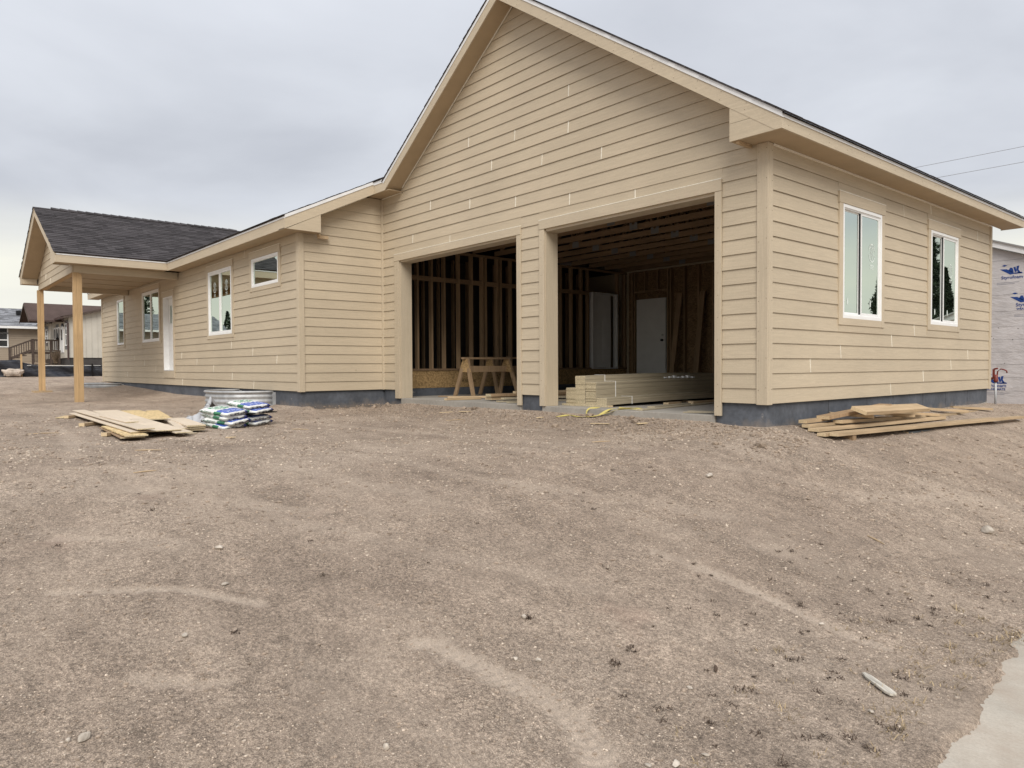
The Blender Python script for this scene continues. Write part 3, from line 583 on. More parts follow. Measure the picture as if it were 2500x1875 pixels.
mb = MB(); mb.hexa([(-.257, YF+.0225, 2.899), (-.257, -.001, 2.899), (XE-.03, -.001, 2.899), (XE-.03, YF+.0225, 2.899), (-.257, YF+.0225, zr(-.257)), (-.257, -.001, zr(-.257)), (-.2, -.001, zr(-.2)), (-.2, YF+.0225, zr(-.2))]); 
mb = MB(); mb.prism([(-.257, YF+.003, 2.883), (.2865, YF+.003, 2.883), (.0167, YF+.003, 3.075), (-.257, YF+.003, 3.075)], (0, .018, 0)); mb.build('box_return', 'siding', GRo)
mb = MB(); mb.prism([(-.257, YF+.003, 3.079), (.0108, YF+.003, 3.079), (-.257, YF+.003, zr(-.257)-.002)], (0, .018, 0)); mb.build('box_return', 'siding', GRo)
mb = MB(); mb.box(-.257, -.245, YF+.022, -.001, 2.90, zr(-.257)); mb.build('box_return', 'siding', GRo)
mb = MB(); mb.box(-.20, -.16, -.30, -.035, 2.855, 2.884); mb.build('blocking', 'wood_x', GRo)
def rsof(x0, x1):
    mb = MB(); mb.hexa([(x0, YF+.022, zr(x0)+.004), (x1, YF+.022, zr(x1)+.004), (x1, -.001, zr(x1)+.004), (x0, -.001, zr(x0)+.004), (x0, YF+.022, zr(x0)+.018), (x1, YF+.022, zr(x1)+.018), (x1, -.001, zr(x1)+.018), (x0, -.001, zr(x0)+.018)]); mb.build('soffit', 'soffit', GRo)
rsof(-4.2505, -.257); rsof(-7.56, -4.2515)
for x0, x1 in ((-7.44, -4.26), (-4.24, -.27)):
    mb = MB(); mb.bar((x0, -.028, zr(x0)-.006), (x1, -.028, zr(x1)-.006), .014, .014); mb.build('soffit_bead', 'caulk', GRo)
mb = MB(); mb.box(-W+.02, -7.44, YF+.022, -.001, 3.724, 3.736); mb.build('soffit', 'soffit', GRo)
mb = MB(); mb.box(-W+.06, -7.46, -.035, -.022, 3.708, 3.722); mb.build('soffit_bead', 'caulk', GRo)
mb = MB(); mb.box(.0, XE, YB, YB+.02, 2.883, ze-.003); mb.build('fascia_board', 'trim', GRo)

# --- wing roof
XR, YE = -7.97, -2.11
def zwt(y): return zw(y)+.185+.055
mb = MB()
slab(mb, [(XL-.38, YE-.01, zwt(YE-.01)), (XR+.01, YE-.01, zwt(YE-.01)), (XR+.01, YF, zwt(YF)), (XL-.38, YF, zwt(YF))], .02)
slab(mb, [(XL-.38, YF+.001, zwt(YF)), (-7.62, YF+.001, zwt(YF)), (-5.25, 2.9, zwt(2.9)), (XL-.38, 2.9, zwt(2.9))], .02)
slab(mb, [(XL-.38, 2.9, zwt(2.9)), (-5.25, 2.9, zwt(2.9)), (-8.3, RB+.3, zwt(-1.73)), (XL-.38, RB+.3, zwt(-1.73))], .02)
WRo = mb.build('wing_roof', 'deckdark', H)
sl = Vector((0, 1, .485)); sll = math.hypot(1, .485)
shingle_field('shingles', (XL-.39, YE-.025, zwt(YE-.025)+.003), (1, 0, 0), XR-XL+.41, sl, 1.77*sll, WRo)
shingle_field('shingles', (XL-.39, YF-.02, zwt(YF-.02)+.0025), (1, 0, 0), 20.4, sl, 3.2*sll, WRo, clip=lambda a, b, c, d: (XL-.39+b) > -7.62+.713*(c/sll))
def wf(x0, x1):
    mb = MB(); mb.box(x0, x1, YE, YE+.022, 2.872, 3.05); mb.build('fascia_board', 'trim', WRo)
    mb = MB(); mb.box(x0, x1, YE-.009, YE+.02, 3.051, 3.103); mb.build('drip_edge', 'drip', WRo)
    mb = MB(); mb.box(x0, x1, YE+.0225, -D-.033, 2.876, 2.89); mb.build('soffit', 'soffit', WRo)
wf(-15.08, -9.6); wf(-9.598, XR); wf(XL-.37, -21.08)
def wrake(h0, h1, x0, x1, name, mat):
    mb = MB(); mb.hexa([(x0, YE, zw(YE)+h0), (x1, YE, zw(YE)+h0), (x1, YF, zw(YF)+h0), (x0, YF, zw(YF)+h0), (x0, YE, zw(YE)+h1), (x1, YE, zw(YE)+h1), (x1, YF, zw(YF)+h1), (x0, YF, zw(YF)+h1)]); mb.build(name, mat, WRo)
wrake(.004, .165, XR+.001, XR+.023, 'fascia_board', 'trim'); wrake(.186, .243, XR+.001, XR+.032, 'drip_edge', 'drip'); wrake(.165, .186, XR+.001, XR+.023, 'fascia_board', 'trim')
wrake(.008, .02, -W+.001, XR, 'soffit', 'soffit')
mb = MB(); mb.prism([(XR+.004, -2.085, 2.872), (XR+.004, -1.43, 2.872), (XR+.004, -1.43, zw(-1.43))], (.016, 0, 0)); mb.build('box_return', 'siding', WRo)
mb = MB(); mb.box(-W+.034, XR+.003, YE+.023, -1.43, 2.874, 2.886); mb.build('soffit', 'soffit', WRo)
mb = MB(); mb.box(-W+.03, XR, -1.442, -1.431, 2.887, zw(-1.43)); mb.build('box_return', 'siding', WRo)
mb = MB(); mb.bar((-W+.03, -1.3, zw(-1.3)-.006), (-W+.03, -.36, zw(-.36)-.006), .014, .014); mb.build('soffit_bead', 'caulk', WRo)
mb = MB(); mb.box(-8.16, -8.12, -1.40, -1.2, 2.80, 2.86); mb.box(-8.15, -8.04, -1.42, -1.39, 2.83, 2.87); mb.build('blocking', 'wood_x', WRo)

# --- porch
PX0, PX1, PY, PC = -21.05, -15.10, -4.50, -18.07
SP = .51
def zp(x): return 2.885+SP*(2.975-abs(x-PC))           # underside of the rake board
mb = MB(); zt = .235
for s_ in (-1, 1):
    xe = PC+s_*2.99; slab(mb, [(xe, PY-.006, 2.885+zt-.015), (xe, 2.4, 2.885+zt-.015), (PC, 2.4, 2.885+zt+SP*2.975), (PC, PY-.006, 2.885+zt+SP*2.975)][::s_], .02)
PRo = mb.build('porch_roof', 'deckdark', H)
for s_ in (-1, 1):
    xe = PC+s_*2.995; shingle_field('shingles', (xe, PY-.014, 2.885+zt-.012), (0, 1, 0), 5.9, (-s_, 0, SP), 3.0*math.hypot(1, SP), PRo)
mb = MB()       # ridge caps start a little way in from the gable
for k in range(24):
    y0 = -4.13+k*.2; dz = .012; t = .010
    for s_ in (-1, 1):
        zc = 2.885+zt+SP*2.975+.012
        mb.hexa([(PC, y0, zc+t+.006), (PC, y0+.24, zc+t*.3), (PC+s_*.13, y0+.24, zc-SP*.13+t*.3), (PC+s_*.13, y0, zc-SP*.13+t+.006), (PC, y0, zc+t+.022), (PC, y0+.24, zc+t*.3+.01), (PC+s_*.13, y0+.24, zc-SP*.13+t*.3+.01), (PC+s_*.13, y0, zc-SP*.13+t+.022)])
tag(mb.build('ridge_cap', 'shingle', PRo), kind='stuff')
for s_ in (-1, 1):
    xe = PC+s_*2.975
    def rk(h0, h1, y, th, name, mat, xo=0):
        xq = PC+s_*(2.975+xo); mb = MB(); pts = [(PC, y, zp(PC)+h0), (xq, y, zp(xq)+h0), (xq, y, zp(xq)+h1), (PC, y, zp(PC)+h1)]; mb.prism(pts, (0, th, 0)); mb.build(name, mat, PRo)
    rk(0, .17, PY, .022, 'fascia_board', 'trim'); rk(.171, .222, PY-.008, .03, 'drip_edge', 'trim', .01)
    mb = MB(); mb.box(xe-(.022 if s_ > 0 else 0), xe+(.022 if s_ < 0 else 0), PY+.0225, YE+.02, 2.885, 3.055); mb.build('fascia_board', 'trim', PRo)
    mb = MB(); mb.box(xe-(.02 if s_ > 0 else .009), xe+(.009 if s_ > 0 else .02), PY+.023, YE-.01, 3.056, 3.108); mb.build('drip_edge', 'drip', PRo)
    a, b = (-15.43, xe-.023) if s_ > 0 else (xe+.023, -20.72)
    mb = MB(); mb.box(a, b, PY+.023, YE+.02, 2.887, 2.90); mb.build('soffit', 'soffit', PRo)
    mb = MB(); pts = [(PC, PY+.022, zp(PC)+.005), (PC+s_*2.75, PY+.022, zp(PC+s_*2.75)+.005), (PC+s_*2.75, -4.1, zp(PC+s_*2.75)+.005), (PC, -4.1, zp(PC)+.005)]; mb.prism(pts, (0, 0, .012)); mb.build('soffit', 'soffit', PRo)
    a, b = (-15.75, -15.14) if s_ > 0 else (-20.98, -20.72)
    mb = MB(); mb.prism([(a, PY+.004, 2.885), (b, PY+.004, 2.885), (b, PY+.004, zp(b)), (a, PY+.004, zp(a))] if s_ > 0 else [(a, PY+.004, 2.885), (b, PY+.004, 2.885), (b, PY+.004, zp(b)), (a, PY+.004, zp(a))], (0, .016, 0)); mb.build('box_return', 'siding', PRo)
mb = MB(); mb.box(-20.735, -20.72, PY+.022, -4.12, 2.90, zp(-20.73)); mb.build('box_return', 'trim', PRo)
mb = MB(); mb.box(-15.75, -15.735, PY+.022, -4.12, 2.90, zp(-15.75)-.003); mb.build('box_return', 'trim', PRo)
mb = MB(); mb.prism([(-20.7, -4.08, 2.72), (-15.45, -4.08, 2.72), (-15.45, -4.08, zp(-15.45)), (PC, -4.08, zp(PC)), (-20.7, -4.08, zp(-20.7))], (0, .02, 0)); PGo = mb.build('porch_gable', 'osb', H)
for k in range(11):
    z0, z1 = 2.72+k*e, 2.72+(k+1)*e+.002
    def xl(z): return max(-20.70, PC-(2.975-(z-2.885)/SP)+.01)
    def xh(z): return min(-15.46, PC+(2.975-(z-2.885)/SP)-.01)
    if xh(z0)-xl(z0) < .2: break
    cu = {0: [-18.6], 1: [-19.3], 2: [-20.1]}.get(k, [])
    ed = [xl(z0)]+cu+[xh(z0)]
    for q_, (a, b) in enumerate(zip(ed[:-1], ed[1:])):
        at_, bt_ = (xl(z1) if q_ == 0 else a+.004), (max(xh(z1), a+.02) if q_ == len(ed)-2 else b-.004)
        mb = MB(); mb.hexa([(a, -4.103, z0), (b-.004, -4.103, z0), (b-.004, -4.081, z0), (a, -4.081, z0), (at_, -4.091, z1), (bt_, -4.091, z1), (bt_, -4.081, z1), (at_, -4.081, z1)]); mb.build('siding_board', 'siding', PGo)
    for c_ in cu: mb = MB(); mb.box(c_-.007, c_+.007, -4.106, -4.09, z0+.003, z1-.01); mb.build('caulk_bead', 'caulk', PGo)
mb = MB(); mb.box(-20.68, -15.47, -4.079, -3.94, 2.722, 2.88); mb.build('porch_beam', 'wood_v', H)
mb = MB(); mb.box(-15.455, -15.432, -4.08, -3.93, 2.715, 2.885); mb.box(-15.455, -15.434, -3.928, -D-.035, 2.718, 2.884); mb.box(-15.60, -15.456, -3.93, -D-.035, 2.72, 2.884); mb.build('porch_beam', 'trim', H)
mb = MB(); mb.box(-20.70, -20.55, -3.93, -D-.035, 2.718, 2.884); mb.build('porch_beam', 'trim', H)
mb = MB(); mb.box(-20.549, -15.601, -3.939, -D-.035, 2.86, 2.872); pc = mb.build('porch_ceiling', 'soffit', H)
for xx in (-16.8, -18.0, -19.2):
    mb = MB(); mb.box(xx-.03, xx+.03, -3.93, -D-.04, 2.848, 2.8595); mb.build('batten', 'soffit', pc)
g1 = ground_at(-15.5, -4.0); g2 = ground_at(-20.6, -4.06)
mb = MB(); mb.box(-15.57, -15.43, -4.018, -3.91, g1-.1, 2.66); mb.prism([(-15.57, -4.018, 2.66), (-15.57, -3.91, 2.60), (-15.57, -3.965, 2.66), (-15.57, -3.965, 2.712), (-15.57, -4.018, 2.712)][:1]+[(-15.57, -3.91, 2.66), (-15.57, -3.965, 2.69), (-15.57, -3.965, 2.713), (-15.57, -4.018, 2.713)], (.14, 0, 0)); pp = mb.build('porch_post', 'wood_v', H)
mb = MB(); mb.box(-15.575, -15.435, -4.09, -4.020, g1-.1, 2.713); mb.build('post_ply', 'wood_v', pp)
mb = MB(); mb.box(-20.66, -20.55, -4.07, -3.99, g2-.1, 2.716); pp = mb.build('porch_post', 'wood_v', H)
mb = MB(); mb.box(-20.665, -20.555, -4.145, -4.073, g2-.1, 2.716); mb.build('post_ply', 'wood_v', pp)
mb = MB(); mb.box(-20.85, -20.35, -4.30, -3.85, g2-.02, g2+.045); mb.build('post_pad', 'wood_x', pp)

# --- garage interior: stud wall, rim, trusses, doors
XI = -W-.02
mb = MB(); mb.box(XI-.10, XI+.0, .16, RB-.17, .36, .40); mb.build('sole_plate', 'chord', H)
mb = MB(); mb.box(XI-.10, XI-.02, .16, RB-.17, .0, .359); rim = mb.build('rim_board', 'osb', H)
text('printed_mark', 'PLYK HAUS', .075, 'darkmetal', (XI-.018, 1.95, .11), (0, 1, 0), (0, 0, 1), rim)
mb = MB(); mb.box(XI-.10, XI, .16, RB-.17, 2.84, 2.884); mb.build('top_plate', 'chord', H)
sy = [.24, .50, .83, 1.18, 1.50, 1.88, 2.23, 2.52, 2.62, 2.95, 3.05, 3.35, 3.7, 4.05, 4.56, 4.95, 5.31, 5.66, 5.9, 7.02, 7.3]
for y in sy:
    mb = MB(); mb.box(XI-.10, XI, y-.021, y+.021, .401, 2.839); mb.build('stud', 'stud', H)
for a, b in zip(sy[:-1], sy[1:]):
    if b-a > .2 and a < 5.8:
        mb = MB(); mb.box(XI-.098, XI-.002, a+.0215, b-.0215, 2.22, 2.31); mb.build('fire_block', 'chord', H)
for y in np.arange(.4, 7.2, .41):
    mb = MB(); mb.box(-9.30, -9.22, y-.02, y+.02, .03, 2.88); mb.build('stud', 'stud', H)
for x in np.arange(-8.0, -.3, .407):
    if -7.95 < x < -6.8: continue
    mb = MB(); mb.box(x-.02, x+.02, RB-.25, RB-.142, -.12, 2.84); mb.build('stud', 'stud', H)
mb = MB(); mb.box(-8.2, -.17, RB-.1415, RB-.139, 0, 2.88); mb.build('sheathing', 'osb_shade', H)
mb = MB(); mb.box(-7.93, -7.90, RB-.25, RB-.143, -.12, 2.84); mb.box(-6.88, -6.84, RB-.25, RB-.143, -.12, 2.84); mb.box(-7.90, -6.88, RB-.25, RB-.143, 2.31, 2.36); mb.box(-7.60, -7.57, RB-.25, RB-.143, 2.36, 2.84); mb.box(-7.2, -7.17, RB-.25, RB-.143, 2.36, 2.84); mb.build('door_framing', 'stud', H)
mb = MB(); mb.box(-7.83, -6.91, RB-.27, RB-.22, -.13, 2.14); bd = mb.build('back_door', 'door', H, bevel=.003)
mb = MB(); 
for (a, b, c_, d_) in ((-7.70, -7.42, .15, 1.35), (-7.32, -7.04, .15, 1.35), (-7.70, -7.04, 1.5, 1.95)):
    mb.box(a, b, RB-.274, RB-.2705, c_, d_)
mb.build('door_panel', 'door', bd, bevel=.002)
mb = MB(); mb.tube([(-7.0, RB-.27, 1.08), (-7.0, RB-.33, 1.08)], .03, 10); mb.build('door_knob', 'darkmetal', bd); mb = MB(); mb.tube([(-7.0, RB-.27, 1.21), (-7.0, RB-.29, 1.21)], .028, 10); mb.build('deadbolt', 'steel', bd)
mb = MB()
for (a, b, c_, d_) in ((6.0, 6.04, .37, 2.30), (6.91, 6.95, .37, 2.30), (6.04, 6.91, 2.26, 2.30), (6.04, 6.91, .37, .40)): mb.box(XI-.09, XI+.05, a, b, c_, d_)
idr = mb.build('interior_door', 'door', H, bevel=.002)
mb = MB(); mb.box(XI-.03, XI+.0, 6.045, 6.72, .405, 2.255); mb.build('door_leaf', 'door', idr)
mb = MB()
for (a, b, c_, d_) in ((6.12, 6.34, .55, 1.6), (6.42, 6.64, .55, 1.6), (6.12, 6.64, 1.72, 2.15)): mb.box(XI+.0005, XI+.006, a, b, c_, d_)
mb.build('door_panel', 'door', idr, bevel=.002)
for k, y in enumerate(np.arange(.42, 7.2, .61)):
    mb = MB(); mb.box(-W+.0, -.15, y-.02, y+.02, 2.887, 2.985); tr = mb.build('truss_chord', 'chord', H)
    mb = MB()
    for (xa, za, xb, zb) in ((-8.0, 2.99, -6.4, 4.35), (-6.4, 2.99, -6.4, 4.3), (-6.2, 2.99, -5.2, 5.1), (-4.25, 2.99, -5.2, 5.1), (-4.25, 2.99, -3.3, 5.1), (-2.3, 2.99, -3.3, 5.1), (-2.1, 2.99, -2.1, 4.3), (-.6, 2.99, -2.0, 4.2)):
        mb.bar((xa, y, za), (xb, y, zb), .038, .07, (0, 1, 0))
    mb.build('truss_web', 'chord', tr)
    for x in (-6.3, -4.25, -2.2):
        mb = MB(); mb.box(x-.09, x+.09, y-.024, y-.0205, 2.895, 3.02); mb.build('truss_plate', 'plate', tr)
    if k < 3:
        for x in (-5.2, -3.4, -1.5): mb = MB(); mb.box(x-.05, x+.03, y-.0235, y-.0206, 2.84, 2.97); mb.build('paper_tag', 'vinyl', tr)
for (x0, x1) in ((-6.6, -6.45), (-5.9, -5.8)):
    mb = MB(); mb.bar((x0, RB-.5, -.15), (x1, RB-.3, 2.2), .14, .04, (0, 1, 0)); o = mb.build('leaning_plank', 'stud'); tag(o, 'plank leaning on the back garage wall, %s' % ('just right of the white door' if x0 < -6.2 else 'the farther one from the white door'), 'plank')

mb = MB(); rn = random.Random(8)
def nail(x, y, z, ax):
    s2 = .0035
    mb.box(x-(s2 if ax != 'x' else .001), x+(s2 if ax != 'x' else .001), y-(s2 if ax != 'y' else .001), y+(s2 if ax != 'y' else .001), z-s2, z+s2)
for k in range(9):
    nail(-.08, -.0305, .15+.33*k, 'y'); nail(.012, -.0305, .18+.33*k, 'y'); nail(.0325, .055, .16+.33*k, 'x')
for k in range(14):
    x = -4.1+.31*k; nail(x, YF-.0005, zr(x)+.035+rn.uniform(-.01, .02), 'y'); nail(x+.02, YF-.0005, zr(x)+.115, 'y')
for k in range(9): nail(-7.3+.33*k, YF-.0005, zr(-7.3+.33*k)+.08, 'y')
for k in range(18): nail(XE+.0005, -.2+.45*k, 2.94+rn.uniform(-.01, .01), 'x')
for k in range(10): nail(-7.66, -.0345, -.05+.26*k, 'y'); nail(-.60, -.0345, -.05+.26*k, 'y'); nail(-3.62, -.0345, -.04+.26*k, 'y')
tag(mb.build('nail_heads', 'skirtn', H), kind='stuff')

# ------------------------------------------------------------------ sawhorses
def sawhorse(x, y, L, label, zt_=.62):
    zf = -.16; t = empty('sawhorse', (x, y+L/2, zf), label, 'sawhorse', 'sawhorses in the left garage bay')
    MB().box(x-.05, x+.05, y-.08, y+L+.08, zt_-.038, zt_).build('top_rail', 'stud', t)
    MB().box(x-.02, x+.02, y+.02, y+L-.02, .33, .45).build('stretcher', 'stud', t)
    for yy in (y, y+L):
        for s_ in (-1, 1):
            mb = MB(); mb.bar((x+s_*.04, yy, zt_-.04), (x+s_*.30, yy+(.05 if yy > y else -.05), zf+.002), .09, .036, (0, 1, 0)); mb.build('leg', 'stud', t)
        mb = MB(); mb.prism([(x-.07, yy-.03, zt_-.04), (x+.07, yy-.03, zt_-.04), (x+.185, yy-.03, .33), (x-.185, yy-.03, .33)], (0, .012, 0)); mb.build('gusset', 'osb', t)
sawhorse(-7.05, 1.15, 1.05, 'nearer sawhorse with a strand board gusset in the left garage bay')
sawhorse(-7.65, 2.25, .95, 'farther sawhorse half hidden by the brown door post of the left bay', .64)

# ------------------------------------------------------------------ loose boards
def board(name, p, q, w_, th, label, mat='wood_x', cat='board', endmat='endgrain', group=None, tilt=(0, 0, 1)):
    p, q = Vector(p), Vector(q); d = q-p; L = d.length; d.normalize(); sd_ = d.cross(Vector(tilt)).normalized(); u_ = sd_.cross(d)
    mb = MB(); mb.hexa([(-L/2, -w_/2, -th/2), (L/2, -w_/2, -th/2), (L/2, w_/2, -th/2), (-L/2, w_/2, -th/2), (-L/2, -w_/2, th/2), (L/2, -w_/2, th/2), (L/2, w_/2, th/2), (-L/2, w_/2, th/2)], 0, {3: 1, 5: 1})
    o = mb.build(name, [mat, endmat], bevel=.002); R = Matrix((d, -sd_, u_)).transposed().to_4x4()
    o.matrix_world = Matrix.Translation((p+q)/2) @ R @ Matrix.Translation((0, 0, -th/2)); return tag(o, label, cat, group)
GL = 'lumber heap along the right wall'
board('lumber_board', (.56, .42, -.33), (.86, 6.05, -.40), .10, .036, 'longest pale board, front edge of the lumber heap below the two side windows', group=GL)
board('lumber_board', (.45, .36, -.335), (.72, 5.2, -.39), .10, .036, 'pale board lying tight behind the front long one in the heap by the right wall', group=GL)
board('lumber_board', (.30, .48, -.30), (.42, 4.0, -.33), .13, .036, 'third board back in the wall-side heap, its end poking out at the left', group=GL)
board('lumber_board', (.16, .58, -.27), (.22, 2.6, -.27), .10, .036, 'low board against the grey foundation, lowest at the left end of the heap', group=GL)
board('lumber_board', (.10, .62, -.225), (.12, 1.2, -.215), .10, .038, 'short stub board on the left end of the lumber heap by the foundation', group=GL)
board('lumber_board', (.26, 1.15, -.245), (.26, 4.2, -.31), .11, .038, 'board carrying the crosswise slats in the lumber heap', group=GL)
board('lumber_board', (.30, 4.0, -.33), (.22, 6.75, -.335), .11, .038, 'far board in the lumber heap, reaching toward the red hydrant', group=GL)
for k, (a, b) in enumerate([((.02, 1.45, -.17), (.42, 1.75, -.205)), ((.02, 2.55, -.215), (.42, 3.0, -.255)), ((.02, 3.45, -.25), (.42, 3.9, -.285)), ((.02, 4.5, -.235), (.42, 5.05, -.285)), ((.02, 5.65, -.26), (.42, 6.2, -.30))]):
    board('slat', a, b, .085, .036, ['shortest-looking slat at the left, end sawn square, under the tilted plank', 'slat second from the left across the heap, with a dark knot', 'middle slat of the five laid across the lumber heap', 'slat fourth from the left, under the far side window', 'last slat at the right, nearest the red hydrant'][k], group=GL, cat='slat')
board('plank', (.42, 1.35, -.115), (.36, 3.5, -.165), .19, .045, 'broad brown plank on top of the heap, tilted to face the yard', cat='plank', tilt=(.35, 0, 1), group=GL)
board('plank', (.18, .95, -.19), (.26, 2.5, -.10), .16, .04, 'shaded plank propped under the top plank next to the foundation', cat='plank', mat='stud', group=GL)
m = MT('blue_grey_sheet', (0.07, 0.085, 0.10), 0.5); m.mul(m.noise(12, 3), 0.8, 1.2); M['bluegrey'] = m.m
board('panel', (.55, 2.2, -.415), (.62, 5.2, -.465), .22, .022, 'dark blue-grey panel sticking out beneath the front long board', 'bluegrey', 'panel', 'endgrain', group=GL)
for k, (y_, lb) in enumerate(((.75, 'wood bearer under the near end of the lumber heap'), (3.0, 'wood bearer under the middle of the lumber heap'), (5.0, 'wood bearer under the far half of the lumber heap'))):
    g_ = ground_at(.45, y_); mb = MB(); mb.box(.12, .62, y_, y_+.085, g_-.05, (-.355, -.395, -.42)[k]); tag(mb.build('wood_block', 'stud'), lb, 'block')

GW = 'siding and sheathing offcuts on the dirt'
def gb(x, y): return ground_at(x, y)
m = MT('siding_offcut_face', (0.62, 0.52, 0.40), 0.65); m.mul(m.noise(1, 4, .6, (3, 50, 50), True), .9, 1.05); m.mul(m.noise(2, 3), .92, 1.05); m.rand(.92, 1.06); M['offcut'] = m.m
board('siding_offcut', (-10.6, -4.42, -.335), (-5.15, -4.87, -.325), .40, .014, 'widest tan siding sheet of the offcut heap, lying below the others', 'offcut', 'siding board', 'chip', GW)
board('siding_offcut', (-10.5, -4.86, -.305), (-5.05, -5.09, -.285), .19, .014, 'long narrow tan siding board on top of the wide sheet', 'offcut', 'siding board', 'chip', GW)
board('siding_offcut', (-10.2, -4.97, -.335), (-5.1, -5.16, -.32), .17, .014, 'tan siding board along the front edge of the offcut heap', 'offcut', 'siding board', 'chip', GW)
board('siding_offcut', (-8.1, -4.93, -.28), (-6.15, -4.99, -.27), .15, .014, 'short tan siding piece lying uppermost on the offcut heap', 'offcut', 'siding board', 'chip', GW)
board('siding_offcut', (-7.5, -4.62, -.315), (-5.0, -4.68, -.35), .20, .014, 'tan siding piece on the right edge of the heap, dipping to the dirt', 'offcut', 'siding board', 'chip', GW)
board('sheathing_offcut', (-10.7, -4.05, -.36), (-7.5, -4.33, -.335), .42, .018, 'yellow strand board strip beyond the tan offcuts', 'osb_pale', 'sheathing strip', 'chip', GW)
board('sheathing_offcut', (-10.6, -3.63, -.372), (-8.5, -4.0, -.372), .22, .018, 'small yellow strand board wedge behind the large strip', 'osb_pale', 'sheathing strip', 'chip', GW)
board('sheathing_offcut', (-6.7, -5.12, -.348), (-4.85, -5.24, -.342), .24, .018, 'yellow strand board peeking out at the front of the offcut heap', 'osb_pale', 'sheathing strip', 'chip', GW)
board('sheathing_offcut', (-6.9, -5.10, -.372), (-4.95, -5.26, -.368), .26, .014, 'dark edged sheet at the very bottom front of the offcut heap', 'stud', 'sheathing strip', 'chip', GW)
for (a, b, lb) in (((-9.75, -4.9), (-9.45, -5.22), 'wood bearer poking out left of the offcut heap, the farthest'), ((-7.95, -4.98), (-7.6, -5.32), 'middle wood bearer poking out from under the offcuts'), ((-6.0, -5.05), (-5.75, -5.40), 'nearest wood bearer under the offcut heap')):
    board('wood_bearer', (*a, gb(*a)+.03), (*b, gb(*b)+.03), .085, .045, lb, cat='block', group=GW)
board('sheathing_offcut', (-9.85, -5.15, gb(-9.8, -5.2)+.012), (-9.55, -5.3, gb(-9.6, -5.3)+.012), .12, .012, 'tiny yellow chip of board at the far left of the offcut heap', 'osb_pale', 'wood chip', 'chip', GW)
for k in range(3):
    lb = ['lowest of three short siding pieces next to the grey tarp', 'middle of three short siding pieces next to the grey tarp', 'topmost of three short siding pieces next to the grey tarp'][k]
    board('siding_offcut', (-7.3+.03*k, -4.11-.02*k, -.375+.027*k), (-5.62+.02*k, -4.36, -.375+.027*k), .23, .022, lb, 'offcut', 'siding board', 'chip', GW)
board('siding_offcut', (-6.85, -4.32, -.33), (-5.5, -4.57, -.345), .10, .022, 'narrow siding piece left of the short stack of three', 'offcut', 'siding board', 'chip', GW)
board('wood_bearer', (-5.75, -4.42, -.375), (-5.55, -4.62, -.38), .07, .035, 'small brown block under the narrow siding piece', 'stud', 'block', 'endgrain', GW)
board('siding_offcut', (-5.32, -4.56, gb(-5.3, -4.5)+.01), (-5.38, -4.44, gb(-5.3, -4.5)+.01), .09, .014, 'loose square scrap of siding alone on the dirt before the bags', 'siding', 'wood chip', 'chip', GW)

# bundles of new siding in the right bay
GB = 'bundles of new siding boards on the garage floor'
m = MT('bundled_siding_face', (0.40, 0.345, 0.25), 0.65); gg = m.noise(1, 4, .6, (60, 3, 60)); m.mul(gg, .85, 1.08); m.rand(.86, 1.06); M['pack'] = m.m

for x0, zt_, lb in ((-3.525, .108, 'leftmost low bundle of new tan siding in the right bay'), (-3.322, .288, 'tallest bundle of new tan siding, second from the left'), (-3.112, .194, 'third bundle of new tan siding with a white strap'), (-2.905, -.03, 'lowest bundle of new tan siding, nearest the opening on the right')):
    y0 = .39+random.uniform(-.012, .012); t = empty('siding_bundle', (x0+.1, y0, -.13), lb, 'siding bundle', GB)
    n = int(round((zt_+.13)/.0185)); h = (zt_+.13)/n
    for k in range(n):
        mb = MB(); jy = random.uniform(-.006, .006); jx = random.uniform(-.0015, .0015); a = []
        gap = .0035 if k % 4 == 3 else .0012
        z0 = -.13+k*h; segs = 6
        prev = None
        for s_ in range(segs):          # boards sag between bearers
            ya, yb = y0+jy+s_*.72, y0+jy+(s_+1)*.72
            f_ = lambda y: .028*math.sin(min(max((y-y0)/4.3, 0), 1)*math.pi)
            mb.hexa([(x0+jx, ya, z0+f_(ya)), (x0+.201+jx, ya, z0+f_(ya)), (x0+.201+jx, yb, z0+f_(yb)), (x0+jx, yb, z0+f_(yb)), (x0+jx, ya, z0+h-gap+f_(ya)), (x0+.201+jx, ya, z0+h-gap+f_(ya)), (x0+.201+jx, yb, z0+h-gap+f_(yb)), (x0+jx, yb, z0+h-gap+f_(yb))], 0, {2: 1})
        mb.build('siding_board', ['pack', 'chip'], t)
    if zt_ > -.1 or True:
        ys = y0+.42 if zt_ > .15 else y0+.55
        mb = MB(); mb.box(x0+.203, x0+.206, ys, ys+.012, -.13, zt_+.012); mb.box(x0-.002, x0+.206, ys, ys+.012, zt_+.012, zt_+.015); mb.build('strap', 'vinyl', t)
for k, (ya, lb) in enumerate(((.42, 'board scrap under the front of the siding bundles'), (2.4, 'bearer under the middle of the siding bundles'), (4.4, 'bearer under the far end of the siding bundles'))):
    board('bundle_bearer', (-3.60, ya, -.1455), (-2.66, ya, -.1455), .10, .027, lb, 'chip' if k == 0 else 'wood_x', 'block')
m = MT('white_hardware', (0.75, 0.75, 0.74), 0.4); M['hard'] = m.m
mb = MB()
for k in range(7): mb.box(-3.09+.02*k, -3.06+.025*k, 2.2+.09*k, 2.26+.09*k, .205+.027, .225+.027+.01*(k % 3))
tag(mb.build('plastic_clip_strip', 'hard'), 'white plastic clips lying on the siding bundle in the right bay', 'clips')
